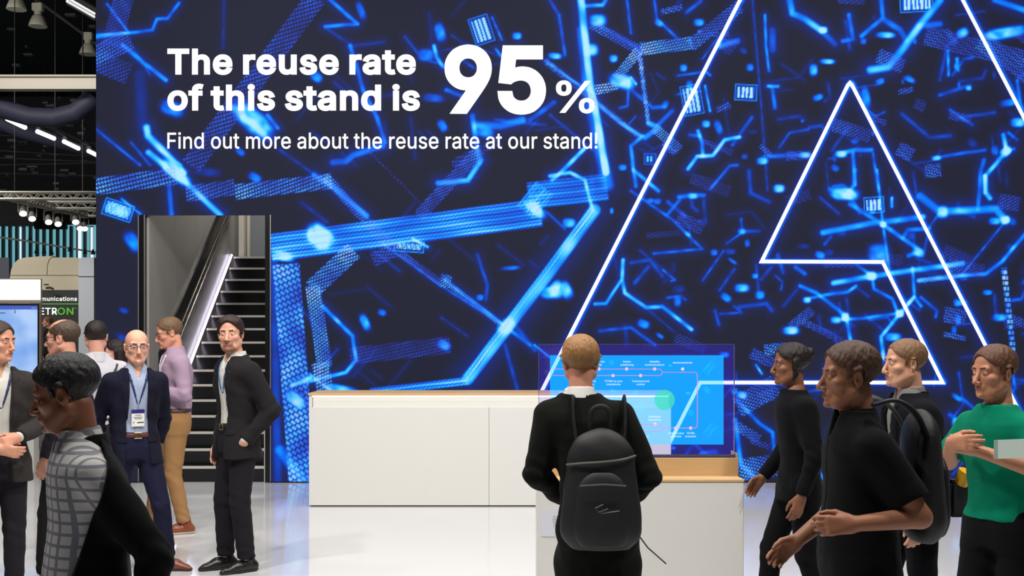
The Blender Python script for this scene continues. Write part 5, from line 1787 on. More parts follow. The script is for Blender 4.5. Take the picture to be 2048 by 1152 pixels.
mb.prism([(ya, hz(ya, .98)), (yb, hz(yb, .98)), (yb, hz(yb, 1.30)), (ya, hz(ya, 1.30))], SX0 - .02, SX0 + .006, 'x')
mb.build('rail_shadow_recess', black_m, hr)  # black sheet stands in for the rail's shadow and the recess behind it
for k in range(5):
    y = ya + .25 + k * .70
    MB().tube([(SX0, y, hz(y, 1.0)), (SX0 + .05, y, hz(y, 1.0)), (SX0 + .07, y, hz(y, 1.15))], .010, 6).build('bracket', alu_m, hr)
LZ = RISE * NR
structure(box('trim_4', (-4.22, 17.45, LZ - .45), (-4.14, 17.60, 5.6), mat('cream_profile', (206, 200, 188), rough=.4)))
structure(box('trim_5', (-4.13, 17.62, LZ), (-4.09, 17.68, 5.6), MATS['cream_profile']))
structure(box('trim_6', (-3.90, 18.9, LZ), (-3.72, 19.05, 5.6), mat('olive_profile', (128, 126, 116), rough=.5)))
structure(box('door_3', (-3.66, 18.9, LZ), (-3.30, 18.98, LZ + 2.3), mat('door_cream', (220, 216, 206), rough=.45)))
dl = thing('downlight', 'small round downlight above the stairs', 'ceiling light', (-4.3, 17.0, 3.6))
dl.location = (0, 0, 0)
p = PX(460, 429.5, 16.4)
MB().lathe([(.05, 5.56), (.05, 5.599)], (p.x, 16.4, 0), 16).build('ring', alu_m, dl)
MB().lathe([(.04, 5.555), (.04, 5.561)], (p.x, 16.4, 0), 16).build('lens', emat('lens_warm', (255, 244, 226), 6), dl)
area_light('stair_light', (-3.6, 16.2, 5.5), (-3.7, 16.0, 0), 55, .3, (1, .95, .88))
area_light('stair_light', (-3.6, 18.4, 5.5), (-3.7, 18.4, 0), 30, .3, (1, .95, .88))
area_light('stair_light', (-3.2, 13.9, 5.5), (-4.2, 14.2, 1), 22, .3, (1, .95, .88))

# ---- long white reception counter
CD = 11.5
cs = CD / FPX
cx0, cx1 = (618 - 1024) * cs, (1342 - 1024) * cs
ctop = CAMZ - (786 - HZ) * cs
ct = thing('reception_counter', 'long white reception counter with wooden top and a light line under its edge', 'counter', (cx0, CD, 0))
ct.location = (0, 0, 0)
wood_m = mat('oak_board', (204, 168, 120), rough=.45, var=.16, vscale=3.0, stretch=(1.0, 9, 9), bump=.05, bscale=12)
box('body', (cx0 + .012, CD + .05, .0), (cx1 - .012, CD + .66, ctop - .03), white_m, ct)
xs_ = (978 - 1024) * cs
box('front_panel', (cx0, CD + .0, .012), (xs_ - .0015, CD + .05, ctop - .145), white_m, ct, .002)
box('front_panel', (xs_ + .0015, CD + .0, .012), (cx1, CD + .05, ctop - .145), white_m, ct, .002)
box('recess_panel', (cx0 + .035, CD + .028, ctop - .150), (cx1 - .02, CD + .05, ctop - .045), white_m, ct)
box('end_panel', (cx0, CD, ctop - .145), (cx0 + .03, CD + .05, ctop - .026), white_m, ct)
box('top', (cx0 - .008, CD - .012, ctop - .026), (cx1 + .008, CD + .68, ctop), wood_m, ct, .002)
box('light_line', (cx0 + .035, CD + .003, ctop - .040), (cx1 - .02, CD + .020, ctop - .027), emat('line_warm', (255, 250, 240), 3.6), ct)
box('shadow_gap', (cx0 + .02, CD + .012, 0), (cx1 - .02, CD + .05, .013), dark_m, ct)

# ---- pedestal with the see-through display
PD = 6.62
ps = PD / FPX
px0, px1 = (1074 - 1024) * ps, (1489 - 1024) * ps
ptop = CAMZ - (959.5 - HZ) * ps
pd = thing('display_pedestal', 'white pedestal with oak top in front of the counter, behind the backpack man', 'pedestal', (px0, PD, 0))
pd.location = (0, 0, 0)
PDEP = .52
box('body', (px0 + .003, PD + .003, 0), (px1 - .003, PD + PDEP, ptop - .014), white_m, pd, .004)
box('top', (px0, PD, ptop - .014), (px1, PD + PDEP + .004, ptop), wood_m, pd, .002)
by = PD + .20
bs = by / FPX
bx0, bx1 = (1074 - 1024) * bs, (1477 - 1024) * bs
btop = CAMZ - (916 - HZ) * bs
blk_ = thing('wooden_plinth', 'oak block standing on the white pedestal under the glass display', 'plinth', (bx0, by, ptop))
blk_.location = (0, 0, 0)
box('front_board', (bx0, by, ptop), (bx1, by + .02, btop), wood_m, blk_, .0015)
box('side_board', (bx1 - .008, by + .02, ptop), (bx1, by + .20, btop + .026), wood_m, blk_, .0015)
box('side_board', (bx0, by + .02, ptop), (bx0 + .008, by + .20, btop + .026), wood_m, blk_, .0015)
box('tray', (bx0 + .008, by + .02, btop - .02), (bx1 - .008, by + .20, btop), black_m, blk_)
dy = by + .055
dsx = dy / FPX
D = lambda x, y: ((x - 1024) * dsx, CAMZ - (y - HZ) * dsx)
dx0, dz1 = D(1077, 688)
dx1, dz0 = D(1469, 912)
dz0 = btop + .003
disp = thing('glass_display', 'see-through glass screen showing a bright blue route map on the oak block', 'display', (dx0, dy, dz0))
disp.location = (0, 0, 0)
gm = bpy.data.materials.new('display_glass')
gm.use_nodes = True
nt = gm.node_tree
nt.nodes.clear()
out = nt.nodes.new('ShaderNodeOutputMaterial')
tr = nt.nodes.new('ShaderNodeBsdfTransparent')
tr.inputs[0].default_value = (.80, .78, .90, 1)
gl = nt.nodes.new('ShaderNodeBsdfGlossy')
gl.inputs['Roughness'].default_value = .03
em = nt.nodes.new('ShaderNodeEmission')
em.inputs[0].default_value = srgb(40, 24, 150)
em.inputs[1].default_value = .55
ad = nt.nodes.new('ShaderNodeAddShader')
mx = nt.nodes.new('ShaderNodeMixShader')
mx.inputs[0].default_value = .05
nt.links.new(tr.outputs[0], ad.inputs[0])
nt.links.new(em.outputs[0], ad.inputs[1])
nt.links.new(ad.outputs[0], mx.inputs[1])
nt.links.new(gl.outputs[0], mx.inputs[2])
nt.links.new(mx.outputs[0], out.inputs[0])


def see_through(name, rgb, e, t):
    """Lit pixels of a transparent screen: their own light added to what shines through."""
    m = bpy.data.materials.new(name)
    m.use_nodes = True
    n = m.node_tree
    n.nodes.clear()
    o = n.nodes.new('ShaderNodeOutputMaterial')
    a, b2, c2 = n.nodes.new('ShaderNodeBsdfTransparent'), n.nodes.new('ShaderNodeEmission'), n.nodes.new('ShaderNodeAddShader')
    a.inputs[0].default_value = (t[0], t[1], t[2], 1)
    b2.inputs[0].default_value = srgb(*rgb)
    b2.inputs[1].default_value = e
    n.links.new(a.outputs[0], c2.inputs[0])
    n.links.new(b2.outputs[0], c2.inputs[1])
    n.links.new(c2.outputs[0], o.inputs[0])
    return m


def card(name, x0, y0, x1, y1, dpt, m, parent):
    """Flat patch on the screen between pixel corners, dpt in front of the glass."""
    (a, c), (b2, d2) = D(x0, y0), D(x1, y1)
    bm = bmesh.new()
    bm.faces.new([bm.verts.new(v) for v in ((a, dy - dpt, d2), (b2, dy - dpt, d2), (b2, dy - dpt, c), (a, dy - dpt, c))])
    mb = MB()
    mb.bm.free()
    mb.bm = bm
    return mb.build(name, m, parent)


(gx0, gz1), (gx1, gz0) = D(1078, 689), D(1468, 905)
bm = bmesh.new()
bm.faces.new([bm.verts.new(v) for v in ((gx0, dy, dz0), (gx1, dy, dz0), (gx1, dy, gz1), (gx0, dy, gz1))])
mb = MB()
mb.bm.free()
mb.bm = bm
glass = mb.build('glass', gm, disp)
fr = mat('glass_edge', (120, 112, 132), rough=.2, metal=.5)
e_ = .0028
fm_ = MB()
fm_.box((dx0, dy - .006, dz0), (dx0 + e_, dy + .012, dz1)).box((dx1 - e_, dy - .006, dz0), (dx1, dy + .012, dz1)).box((dx0, dy - .006, dz1 - e_), (dx1, dy + .012, dz1)).box((dx0, dy - .006, dz0), (dx1, dy + .012, dz0 + .012))
fm_.build('edge_frame', fr, disp)
scr = card('picture', 1100, 710.5, 1447, 889, .002, see_through('picture_blue', (0, 166, 255), .92, (.42, .55, .45)), disp)
pink = see_through('line_pink', (255, 130, 190), .55, (.55, .35, .35))
wht = see_through('text_white', (235, 255, 255), .7, (.4, .4, .4))
pale = see_through('icon_cyan', (60, 235, 255), .10, (.9, 1, 1))


def route(pts, r=2.0):
    P = [Vector((D(x, y)[0], dy - .0045, D(x, y)[1])) for x, y in pts]
    return MB().tube(P, r * dsx, 6, flat=(1, .35))


def arc(cx, cy, r, a0, a1, n=6):
    return [(cx + r * cos(radians(a0 + (a1 - a0) * i / n)), cy + r * sin(radians(a0 + (a1 - a0) * i / n))) for i in range(n + 1)]


r1 = [(1106, 738), (1318, 738)] + arc(1318, 744.5, 6.5, -90, 90) + [(1106, 751)]
route(r1).build('route_line', pink, scr)
route([(1325, 744.5)] + [(1388, 744.5)] + arc(1388, 751, 6.5, -90, 0) + [(1394.5, 848)] + arc(1388, 850, 6, 0, 90) + [(1325, 856)]).build('route_line', pink, scr)
route([(1180, 849), (1316, 849)] + arc(1318, 856, 6.5, -90, 90) + [(1180, 863)]).build('route_line', pink, scr)
dotm = see_through('dot_rose', (255, 205, 225), .8, (.3, .3, .3))
for (x, y) in ((1198, 738), (1253, 738), (1309, 738), (1226, 751), (1281, 751), (1365, 738), (1310, 848), (1351, 856), (1381, 856), (1284, 863), (1142, 738), (1170, 751)):
    a, c = D(x, y)
    MB().lathe([(.0, -.001), (3.2 * dsx, -.001), (3.2 * dsx, .0), (.0, .0)], (a, dy - .006, c), 16, Matrix.Rotation(pi / 2, 4, 'X')).build('stop_dot', dotm, scr)
a, c = D(1329, 800)
MB().lathe([(.0, -.001), (20.5 * dsx, -.001), (20.5 * dsx, .0), (.0, .0)], (a, dy - .0035, c), 32, Matrix.Rotation(pi / 2, 4, 'X')).build('map_disc', see_through('disc_mint', (90, 235, 205), .45, (.35, .5, .45)), scr)
for (x, y, t1, t2) in ((1198, 725, 'IoT in the', 'field'), (1254, 725, 'Indoor', 'positioning'), (1309, 725, 'Satellite', 'communications'), (1365, 727, 'Announcements', None),
                       (1227, 764, 'TETRA on your', 'smartphone'), (1281, 764, 'Command and', 'control'), (1309, 835, 'Intelligent', 'assistance'),
                       (1352, 868, 'Critical voice', 'and data'), (1381, 868, 'TETRA', 'evolution'), (1290, 875, 'Smart', 'work'), (1184, 764, 'sound', 'one')):
    for j, tx in enumerate((t1, t2)):
        if tx:
            a, c = D(x, y + 6.3 * j)
            text_mesh('caption', tx, 3.7 * dsx, wht, scr, (a, dy - .005, c), align='center', bold=.012, depth=.0006)
for (x, y, wd, hg, an) in ((1223, 725, 8, 8, 0), (1226, 782, 14, 5, 40), (1270, 785, 12, 7, -35), (1418, 736, 26, 12, -50), (1414, 780, 17, 7, 40), (1420, 860, 30, 14, -50), (1382, 826, 9, 9, 20), (1376, 786, 10, 3, 0), (1340, 731, 8, 3, -10), (1284, 815, 16, 12, -40)):
    a, c = D(x, y)
    ic = MB()
    R2 = Matrix.Translation((a, dy - .003, c)) @ Matrix.Rotation(radians(an), 4, 'Y')
    for q in range(3):
        f_ = 1 - .3 * q
        pts = [R2 @ Vector((sx * wd * f_ * dsx, 0, sz * hg * f_ * dsx)) for sx, sz in ((-.5, -.5), (.5, -.5), (.5, .5), (-.5, .5))]
        ic.tube(pts, .55 * dsx, 4, closed=True)
    ic.build('map_icon', pale, scr)
inf = card('info_box', 1118, 783, 1186, 818, .004, see_through('box_white', (235, 235, 255), .45, (.5, .5, .55)), scr)
hd_ = card('info_header', 1120, 785, 1184, 790, .0046, see_through('box_head', (150, 150, 235), .35, (.3, .3, .4)), inf)
for (x, y) in ((1137, 800), (1137, 811), (1160, 800), (1160, 811)):
    a, c = D(x, y)
    MB().tube([(a + 3.2 * dsx * cos(t), dy - .005, c + 3.2 * dsx * sin(t)) for t in np.linspace(0, 2 * pi, 14, endpoint=False)], .6 * dsx, 5, closed=True).build('info_icon', mat('icon_ink', (70, 70, 130), rough=.6), inf)
# notice on the pedestal's front
ny_ = PD + .003
nz = lambda y: CAMZ - (y - HZ) * (ny_ / FPX)
nX = lambda x: (x - 1024) * (ny_ / FPX)
nt_ = thing('notice_sheet', 'white printed notice sheet on the front of the pedestal', 'notice', (nX(1081), ny_, nz(1073)))
nt_.location = (0, 0, 0)
box('sheet', (nX(1082), ny_ - .003, nz(1073)), (nX(1160), ny_ - .0004, nz(1018)), mat('acrylic_sheet', (214, 214, 224), rough=.25), nt_)
ink = mat('ink_grey', (96, 96, 104), rough=.7)
for j, tx in enumerate(('By entering this', 'area you agree to', 'be filmed for our', 'information and', 'press releases.')):
    text_mesh('notice_text', tx, 2.3 * ny_ / FPX, ink, nt_, (nX(1118), ny_ - .0034, nz(1034 + 4.6 * j)), align='center', depth=.0004, bold=.004)
text_mesh('notice_signature', 'Admin', 2.8 * ny_ / FPX, mat('ink_black', (24, 24, 30), rough=.7), nt_, (nX(1117), ny_ - .0034, nz(1063.5)), align='center', depth=.0004, bold=.02)

# ------------------------------------------------------------------ the hall behind, seen past the left end of the video wall
structure(box('ceiling', (-60, -1, 12.6), (40, 62, 12.7), mat('ceiling_dark', (16, 16, 20), rough=.9)))
structure(box('wall_back', (-60, 50.4, 0), (-2, 50.6, 12.6), mat('hall_wall', (58, 58, 64), rough=.8)))
FW = 50.0
fx = lambda px, D=FW: (px - 1024) * D / FPX
fz = lambda py, D=FW: CAMZ - (py - HZ) * D / FPX
structure(box('window_1', (fx(-60), FW + .2, fz(600)), (fx(230), FW + .25, fz(446)), emat('daylight_teal', (104, 170, 180), 1.0)))
structure(box('wall_back_upper', (fx(-60), FW - .1, fz(452)), (fx(70), FW + .3, fz(392)), mat('grey_cladding', (92, 94, 98), rough=.7)))
structure(box('wall_back_dark', (fx(70), FW - .1, fz(458)), (fx(132), FW + .3, fz(392)), mat('hall_dark', (14, 14, 18), rough=.8)))
structure(box('wall_back_dark', (fx(132), FW - .1, fz(449)), (fx(230), FW + .3, fz(392)), MATS['hall_dark']))
mul = MB()
x = -8.0
while x < 215:
    mul.box((fx(x - 2.3), FW - .03, fz(600)), (fx(x + 2.3), FW + .15, fz(405 if x < 75 else 452)))
    x += 13.6
structure(mul.build('trim_7', mat('mullion_grey', (66, 70, 80), rough=.6)))
br = MB()
for x0, x1 in ((42, 44), (158, 164), (183, 188)):
    br.box((fx(x0), FW - .12, fz(600)), (fx(x1), FW - .07, fz(455)))
structure(br.build('window_2', emat('daylight_white', (226, 238, 246), 1.1)))
# beam and ducts
bD = 22.0
bm_ = thing('roof_beam', 'pale grey steel beam spanning under the dark hall roof', 'beam', (fx(0, bD), bD, fz(178, bD)))
bm_.location = (0, 0, 0)
cream = mat('beam_grey', (198, 192, 180), rough=.55)
box('web', (fx(-80, bD), bD + .05, fz(176, bD)), (fx(215, bD), bD + .12, fz(152, bD)), cream, bm_)
box('flange', (fx(-80, bD), bD - .03, fz(178.5, bD)), (fx(215, bD), bD + .2, fz(169, bD)), cream, bm_)
box('flange', (fx(-80, bD), bD - .03, fz(153, bD)), (fx(215, bD), bD + .2, fz(150, bD)), cream, bm_)
dD = 22.55
dm = mat('duct_blue', (48, 50, 72), rough=.6)
tag(MB().tube([PX(a, b, dD) for a, b in ((-40, 205), (20, 222), (60, 234), (110, 236), (150, 226), (176, 205), (188, 192))], .19, 14).build('air_duct', dm, None, True), 'dark blue fabric air duct sagging below the roof beam', 'air duct')
tag(MB().tube([PX(-30, 234, 31), PX(40, 262, 31.5), PX(200, 306, 33)], .20, 10).build('air_duct', dm, None, True), 'dark straight duct running above the row of fluorescent tubes', 'air duct')
cf = MB()
crn = random.Random(5)
for _ in range(70):
    px, py = crn.uniform(-10, 192), crn.uniform(196, 392) if crn.random() < .8 else crn.uniform(10, 140)
    p = PX(px, py, crn.uniform(36, 44))
    l = crn.uniform(.08, .34)
    cf.box(p, p + Vector((l, .2, crn.uniform(.04, .10))))
for py, k in ((315, 9), (330, -4), (300, 14), (268, 20), (346, 6)):
    cf.tube([PX(-20, py, 40), PX(205, py + k, 42)], .022, 5)
tag(cf.build('ceiling_fittings', mat('fittings_grey', (84, 84, 92), rough=.6)), 'small grey fittings and pipes scattered under the dark hall roof', 'ceiling fittings', None, 'stuff')
# high bay lamps
bell = [(.02, .42), (.10, .42), (.10, .30), (.13, .28), (.16, .24), (.22, .10), (.25, .0), (.245, -.015), (.22, -.015)]
bell_m = mat('bell_grey', (176, 176, 160), rough=.45)
for (px, py, D_, lb) in ((76, 52, 31, 'grey bell-shaped hall lamp, nearer the frame edge of the two under the rail'), (176, 108, 33, 'grey bell-shaped hall lamp close to the video wall edge'), (33, 18, 29, 'grey bell lamp cut by the top edge of the picture')):
    p = PX(px, py, D_)
    t = thing('high_bay_lamp', lb, 'ceiling lamp', p, 0, 'bell lamps under the roof')
    MB().lathe(bell[::-1], (0, 0, 0), 20).build('shade', bell_m, t, True)
    MB().lathe([(.01, -.01), (.20, -.01), (.20, -.004), (.01, -.004)], (0, 0, 0), 20).build('lens', mat('lens_dull', (190, 188, 170), rough=.3), t)
    MB().box((-.14, -.10, .40), (.14, .10, .62), .02).build('ballast', bell_m, t)
    MB().tube([(0, 0, .6), (0, 0, 12.6 - p.z)], .02, 6).build('hanger', dark_m, t)
tag(MB().tube([PX(60, -10, 31.9), PX(175, 74, 33.9)], .045, 8).build('lamp_rail', mat('rail_grey', (92, 92, 96), rough=.5)), 'grey rail linking the bell lamps under the roof', 'rail')
p, q = PX(140, -2, 28), PX(196, 30, 28)
lm_ = thing('silver_luminaire', 'long silver louvred luminaire at the top beside the video wall', 'ceiling lamp', p)
lm_.location = (0, 0, 0)
MB().tube([p, q], .16, 8).build('housing', alu_m, lm_)
MB().tube([p + Vector((-.02, -.17, -.10)), q + Vector((-.02, -.17, -.10))], .03, 6).build('tube', emat('tube_soft', (235, 238, 240), 1.0), lm_)
# row of fluorescent tubes
tz = (683 - 247) * 24.0
for k, (xa, ya, xb, yb, lb) in enumerate(((15, 238, 50, 255, 'lit fluorescent tube at the picture edge end of the sloping row'), (75, 263, 108, 277, 'second lit fluorescent tube of the sloping row, from the picture edge'),
                                          (128, 283, 157, 297, 'third lit fluorescent tube of the sloping row, from the picture edge'), (177, 302, 195, 311, 'lit fluorescent tube half hidden by the video wall'))):
    Da, Db = tz / (683 - ya), tz / (683 - yb)
    t = thing('fluorescent_lamp', lb, 'tube lamp', PX(xa, ya, Da), 0, 'row of fluorescent tubes')
    t.location = (0, 0, 0)
    a_, b_ = PX(xa, ya, Da), PX(xb, yb, Db)
    MB().tube([a_, b_], .050, 8).build('tube', emat('tube_white', (246, 246, 255), 3.5), t)
    MB().tube([a_ + Vector((0, .02, .08)), b_ + Vector((0, .02, .08))], .06, 6).build('fitting', mat('fitting_dark', (60, 60, 64), rough=.5), t)
tag(MB().tube([PX(15, 238, tz / (683 - 238)) * 1.2 - PX(195, 311, tz / (683 - 311)) * .2 + Vector((0, .02, .185)), PX(195, 311, tz / (683 - 311)) * 1.05 - PX(15, 238, tz / (683 - 238)) * .05 + Vector((0, .02, .185))], .05, 6).build('lamp_rail', MATS['rail_grey']), 'dark rail carrying the row of fluorescent tubes', 'rail')
tr_m = mat('truss_alu', (196, 194, 184), rough=.4, metal=.6)


def truss(a, b, h, label, hang=(.1, .98)):
    t = thing('lighting_truss', label, 'truss', a)
    t.location = (0, 0, 0)
    a, b = Vector(a), Vector(b)
    e = (b - a).normalized()
    sd = e.cross(Vector((0, 0, 1))).normalized() * h * .8
    up = Vector((0, 0, h))
    r = .030
    for o in (Vector((0, 0, 0)), up, sd, sd + up):
        MB().tube([a + o, b + o], r, 6).build('chord', tr_m, t)
    L = (b - a).length
    n = max(3, int(L / h))
    wb = MB()
    for o in (Vector((0, 0, 0)), sd):
        wb.tube([a + o + e * (L * i / n) + (up if i % 2 else Vector((0, 0, 0))) for i in range(n + 1)], r * .55, 5)
    wb.tube([a + e * (L * i / n) + (sd if i % 2 else Vector((0, 0, 0))) for i in range(n + 1)], r * .55, 5)
    wb.build('lattice', tr_m, t)
    for q in hang:
        h_ = a + (b - a) * q + up
        MB().tube([h_, Vector((h_.x, h_.y, 12.6))], .012, 5).build('hanger', dark_m, t)
    return t


truss(PX(-60, 399, 26), PX(215, 399, 26), .15, 'topmost horizontal lighting truss past the video wall')
truss(PX(98, 418, 28), PX(220, 418, 28), .16, 'second horizontal lighting truss, just under the topmost one')
truss(PX(160, 433, 30), PX(220, 433, 30), .15, 'short lowest lighting truss beside the video wall edge')
truss(PX(12, 399, 26.2), PX(168, 434, 29.6), .13, 'slanting lighting truss running away beneath the topmost truss')
spot_m = mat('spot_grey', (150, 148, 142), rough=.4, metal=.4)
TA, TB = PX(12, 399, 26.2), PX(168, 434, 29.6)
for (px, tr, lb) in ((46, 0, 'stage spotlight clamped on the topmost truss'), (64, 3, 'stage spotlight hanging nearest the frame edge of the slanting truss'),
                     (97, 3, 'second stage spotlight along the slanting truss'), (116, 3, 'third stage spotlight along the slanting truss'),
                     (151, 1, 'stage spotlight under the second horizontal truss'), (169, 2, 'bright stage spotlight nearest the video wall edge'),
                     (160, 3, 'lowest stage spotlight at the end of the slanting truss')):
    if tr == 3:
        q = (px - 1024) / FPX
        tt_ = (q * TA.y - TA.x) / ((TB.x - TA.x) - q * (TB.y - TA.y))
        p = TA + (TB - TA) * tt_
    else:
        p = PX(px, (399, 418, 433)[tr], (26, 28, 30)[tr])
    p = p + Vector((0, 0, -.286))
    t = thing('stage_spotlight', lb, 'spotlight', p, 0, 'spotlights on the lighting trusses')
    R_ = Matrix.Rotation(radians(-24), 4, 'Y') @ Matrix.Rotation(radians(-38), 4, 'X')
    MB().lathe([(.02, .17), (.055, .17), (.07, .10), (.085, -.05), (.095, -.06), (.02, -.06)][::-1], (0, 0, 0), 16, R_).build('housing', spot_m, t, True)
    MB().lathe([(.0, -.068), (.08, -.068), (.08, -.060), (.0, -.060)], (0, 0, 0), 16, R_).build('lens', emat('spot_lens', (255, 250, 250), 4.0), t)
    MB().tube([(-.11, 0, 0), (-.11, 0, .24), (.11, 0, .24), (.11, 0, 0)], .014, 6).build('yoke', spot_m, t)
# pendant lamps before the window wall, and a rope of cable
pl_m = mat('pendant_dark', (30, 34, 44), rough=.6)
for (px, py, lb) in ((60, 478, 'dark cone pendant lamp before the teal windows, highest of the row'), (73, 502, 'dark cone pendant lamp over the beige booth seam, first of three'), (88, 502, 'dark cone pendant lamp over the beige booth, second of three'),
                     (103, 504, 'dark cone pendant lamp over the beige booth, third of three'), (140, 498, 'dark cone pendant lamp beside the bright window slit'), (170, 503, 'dark cone pendant lamp right of the bright window slit'), (186, 504, 'dark cone pendant lamp nearest the video wall')):
    p = PX(px, py, 42)
    t = thing('pendant_lamp', lb, 'pendant lamp', p, 0, 'dark pendant lamps before the windows')
    MB().lathe([(.085, -.09), (.03, .09), (.02, .10)], (0, 0, 0), 12).build('shade', pl_m, t)
    MB().tube([(0, 0, .1), (0, 0, 12.6 - p.z)], .008, 5).build('cord', pl_m, t)
tag(MB().tube([PX(-20, 472, 40), PX(60, 483, 41), PX(130, 495, 42), PX(200, 506, 43)], .035, 6).build('guide_rail', mat('rail_pale', (190, 204, 206), rough=.4)), 'thin pale rail crossing in front of the teal windows', 'rail')
# beige booth with rounded top
oD = 30.0
bo_ = thing('exhibition_booth', 'beige exhibition booth with rounded upper corners behind the bright lightbox', 'booth', PX(95, 640, oD))
bo_.location = (0, 0, 0)
beige = mat('booth_beige', (205, 196, 172), rough=.5)
pts = [(19, 955), (18.5, 580), (19.5, 556), (22, 540), (27, 528), (35, 520), (48, 515.5), (75, 513), (105, 512), (106, 515), (150, 515), (160, 516.5), (166, 522), (168.5, 532), (168.5, 955)]
MB().prism([(fx(a, oD), fz(b, oD)) for a, b in pts], oD, oD + 3.0).build('shell', beige, bo_)
sm_ = mat('seam_dark', (108, 102, 88), rough=.7)
MB().box((fx(19, oD), oD - .008, fz(551, oD)), (fx(168, oD), oD + .01, fz(550, oD))).build('seam', sm_, bo_)
MB().tube([(fx(94, oD), oD - .002, fz(550, oD)), (fx(94.5, oD), oD - .002, fz(532, oD)), (fx(98, oD), oD - .002, fz(520, oD)), (fx(105, oD), oD - .002, fz(513, oD))], .010, 5).build('seam', sm_, bo_)
wp = [(168.6, 955), (168.6, 524), (171, 519), (176, 517), (199, 517), (199, 955)]
MB().prism([(fx(a, oD), fz(b, oD)) for a, b in wp], oD - .4, oD + 2.6).build('white_side', mat('booth_white', (214, 220, 230), rough=.35), bo_)
MB().box((fx(168, oD), oD - .42, fz(555, oD)), (fx(199, oD), oD - .39, fz(554, oD))).build('seam', sm_, bo_)
MB().tube([PX(88, 569, oD - .1), PX(97, 569, oD - .1)], .02, 6).tube([PX(92, 576, oD - .4), PX(100, 575, oD - .4), PX(107, 578, oD - .4)], .03, 6).build('spot_arm', dark_m, bo_)
po = thing('poster_panel', 'dark booth poster lettered in white and green with a green rule', 'poster', PX(120, 690, oD - .2))
po.location = (0, 0, 0)
oP = oD - .15
box('panel', (fx(60, oP), oP, fz(760, oP)), (fx(164, oP), oP + .05, fz(580, oP)), mat('poster_dark', (52, 54, 56), rough=.5), po)
pw, pg = mat('poster_white', (238, 238, 234), rough=.5, emit=(238, 238, 234), estr=.35), mat('poster_green', (104, 190, 74), rough=.5, emit=(104, 190, 74), estr=.35)
text_mesh('lettering', 'Communications', 8.4 * oP / FPX, pw, po, (fx(154.5, oP), oP - .012, fz(602, oP)), align='right', bold=.045, depth=.01, wfit=98 * oP / FPX)
MB().box((fx(62, oP), oP - .015, fz(608.8, oP)), (fx(163, oP), oP - .002, fz(607.2, oP))).build('rule', pg, po)
text_mesh('lettering', 'ETR', 14 * oP / FPX, pw, po, (fx(80, oP), oP - .012, fz(629.5, oP)), bold=.042, depth=.01, wfit=35 * oP / FPX)
text_mesh('lettering', 'ON', 14 * oP / FPX, pg, po, (fx(115.5, oP), oP - .012, fz(629.5, oP)), bold=.03, depth=.01, wfit=32 * oP / FPX)
text_mesh('trade_mark', 'TM', 2.0 * oP / FPX, pg, po, (fx(149, oP), oP - .012, fz(618, oP)), depth=.01)
text_mesh('lettering', 'T', 14 * oP / FPX, pw, po, (fx(68, oP), oP - .012, fz(629.5, oP)), bold=.042, depth=.01)
pf = thing('booth_platform', 'raised dark platform under the beige booth front', 'platform', PX(95, 700, 27))
pf.location = (0, 0, 0)
box('deck', (fx(40, 27), 25.4, 0), (fx(165, 27), 29.4, .52), dark_m, pf)
# grey partition at the very edge
gp = box('partition_panel', (fx(-60, 32), 32, 0), (fx(18, 32), 32.1, fz(515, 32)), mat('partition_grey', (84, 90, 104), rough=.6))
tag(gp, 'slate grey partition panel at the picture edge beside the beige booth', 'partition')
# kiosk: white lightbox above a big monitor
kD = 14.5
kx = lambda v: fx(v, kD)
kz = lambda v: fz(v, kD)
lb_ = thing('lightbox_sign', 'blank glowing white lightbox above the big monitor', 'lightbox', (kx(0), kD, kz(603)))
lb_.location = (0, 0, 0)
box('case', (kx(-170), kD + .015, kz(606)), (kx(80.5), kD + .06, kz(557)), mat('case_taupe', (150, 138, 124), rough=.5), lb_)
box('diffuser', (kx(-168), kD, kz(600)), (kx(80.3), kD + .014, kz(559)), emat('lightbox_white', (255, 254, 252), 1.25), lb_)
mo = thing('wall_monitor', 'large lit monitor with pale blue picture under the white lightbox', 'monitor', (kx(0), kD, kz(760)))
mo.location = (0, 0, 0)
box('frame', (kx(-170), kD + .012, kz(767)), (kx(80), kD + .06, kz(606.5)), mat('monitor_taupe', (128, 112, 100), rough=.4), mo)
box('bezel', (kx(-165), kD, kz(758)), (kx(78), kD + .011, kz(608)), black_m, mo)
em_ = bpy.data.materials.new('monitor_picture')
em_.use_nodes = True
n_ = em_.node_tree
b_ = n_.nodes['Principled BSDF']
b_.inputs['Base Color'].default_value = (.02, .02, .02, 1)
tc_ = n_.nodes.new('ShaderNodeTexCoord')
no_ = n_.nodes.new('ShaderNodeTexNoise')
no_.inputs['Scale'].default_value = 2.2
n_.links.new(tc_.outputs['Object'], no_.inputs['Vector'])
cr_ = n_.nodes.new('ShaderNodeValToRGB')
cr_.color_ramp.elements[0].position, cr_.color_ramp.elements[1].position = .35, .65
cr_.color_ramp.elements[0].color, cr_.color_ramp.elements[1].color = srgb(110, 160, 232), srgb(176, 206, 250)
n_.links.new(no_.outputs['Fac'], cr_.inputs[0])
n_.links.new(cr_.outputs[0], b_.inputs['Emission Color'])
b_.inputs['Emission Strength'].default_value = 1.0
box('screen', (kx(-162), kD - .003, kz(752)), (kx(75), kD - .0005, kz(611)), em_, mo)
box('title_bar', (kx(-162), kD - .005, kz(619)), (kx(75), kD - .0032, kz(611)), emat('bar_blue', (66, 96, 196), .9), mo)
text_mesh('screen_lettering', 'Pause', 2.2 * kD / FPX, emat('bar_text', (200, 214, 255), .9), mo, (kx(64), kD - .0062, kz(617)), depth=.001)
box('pointer', (kx(29), kD - .005, kz(627)), (kx(31), kD - .0032, kz(620)), emat('pointer_grey', (96, 108, 132), .7), mo)
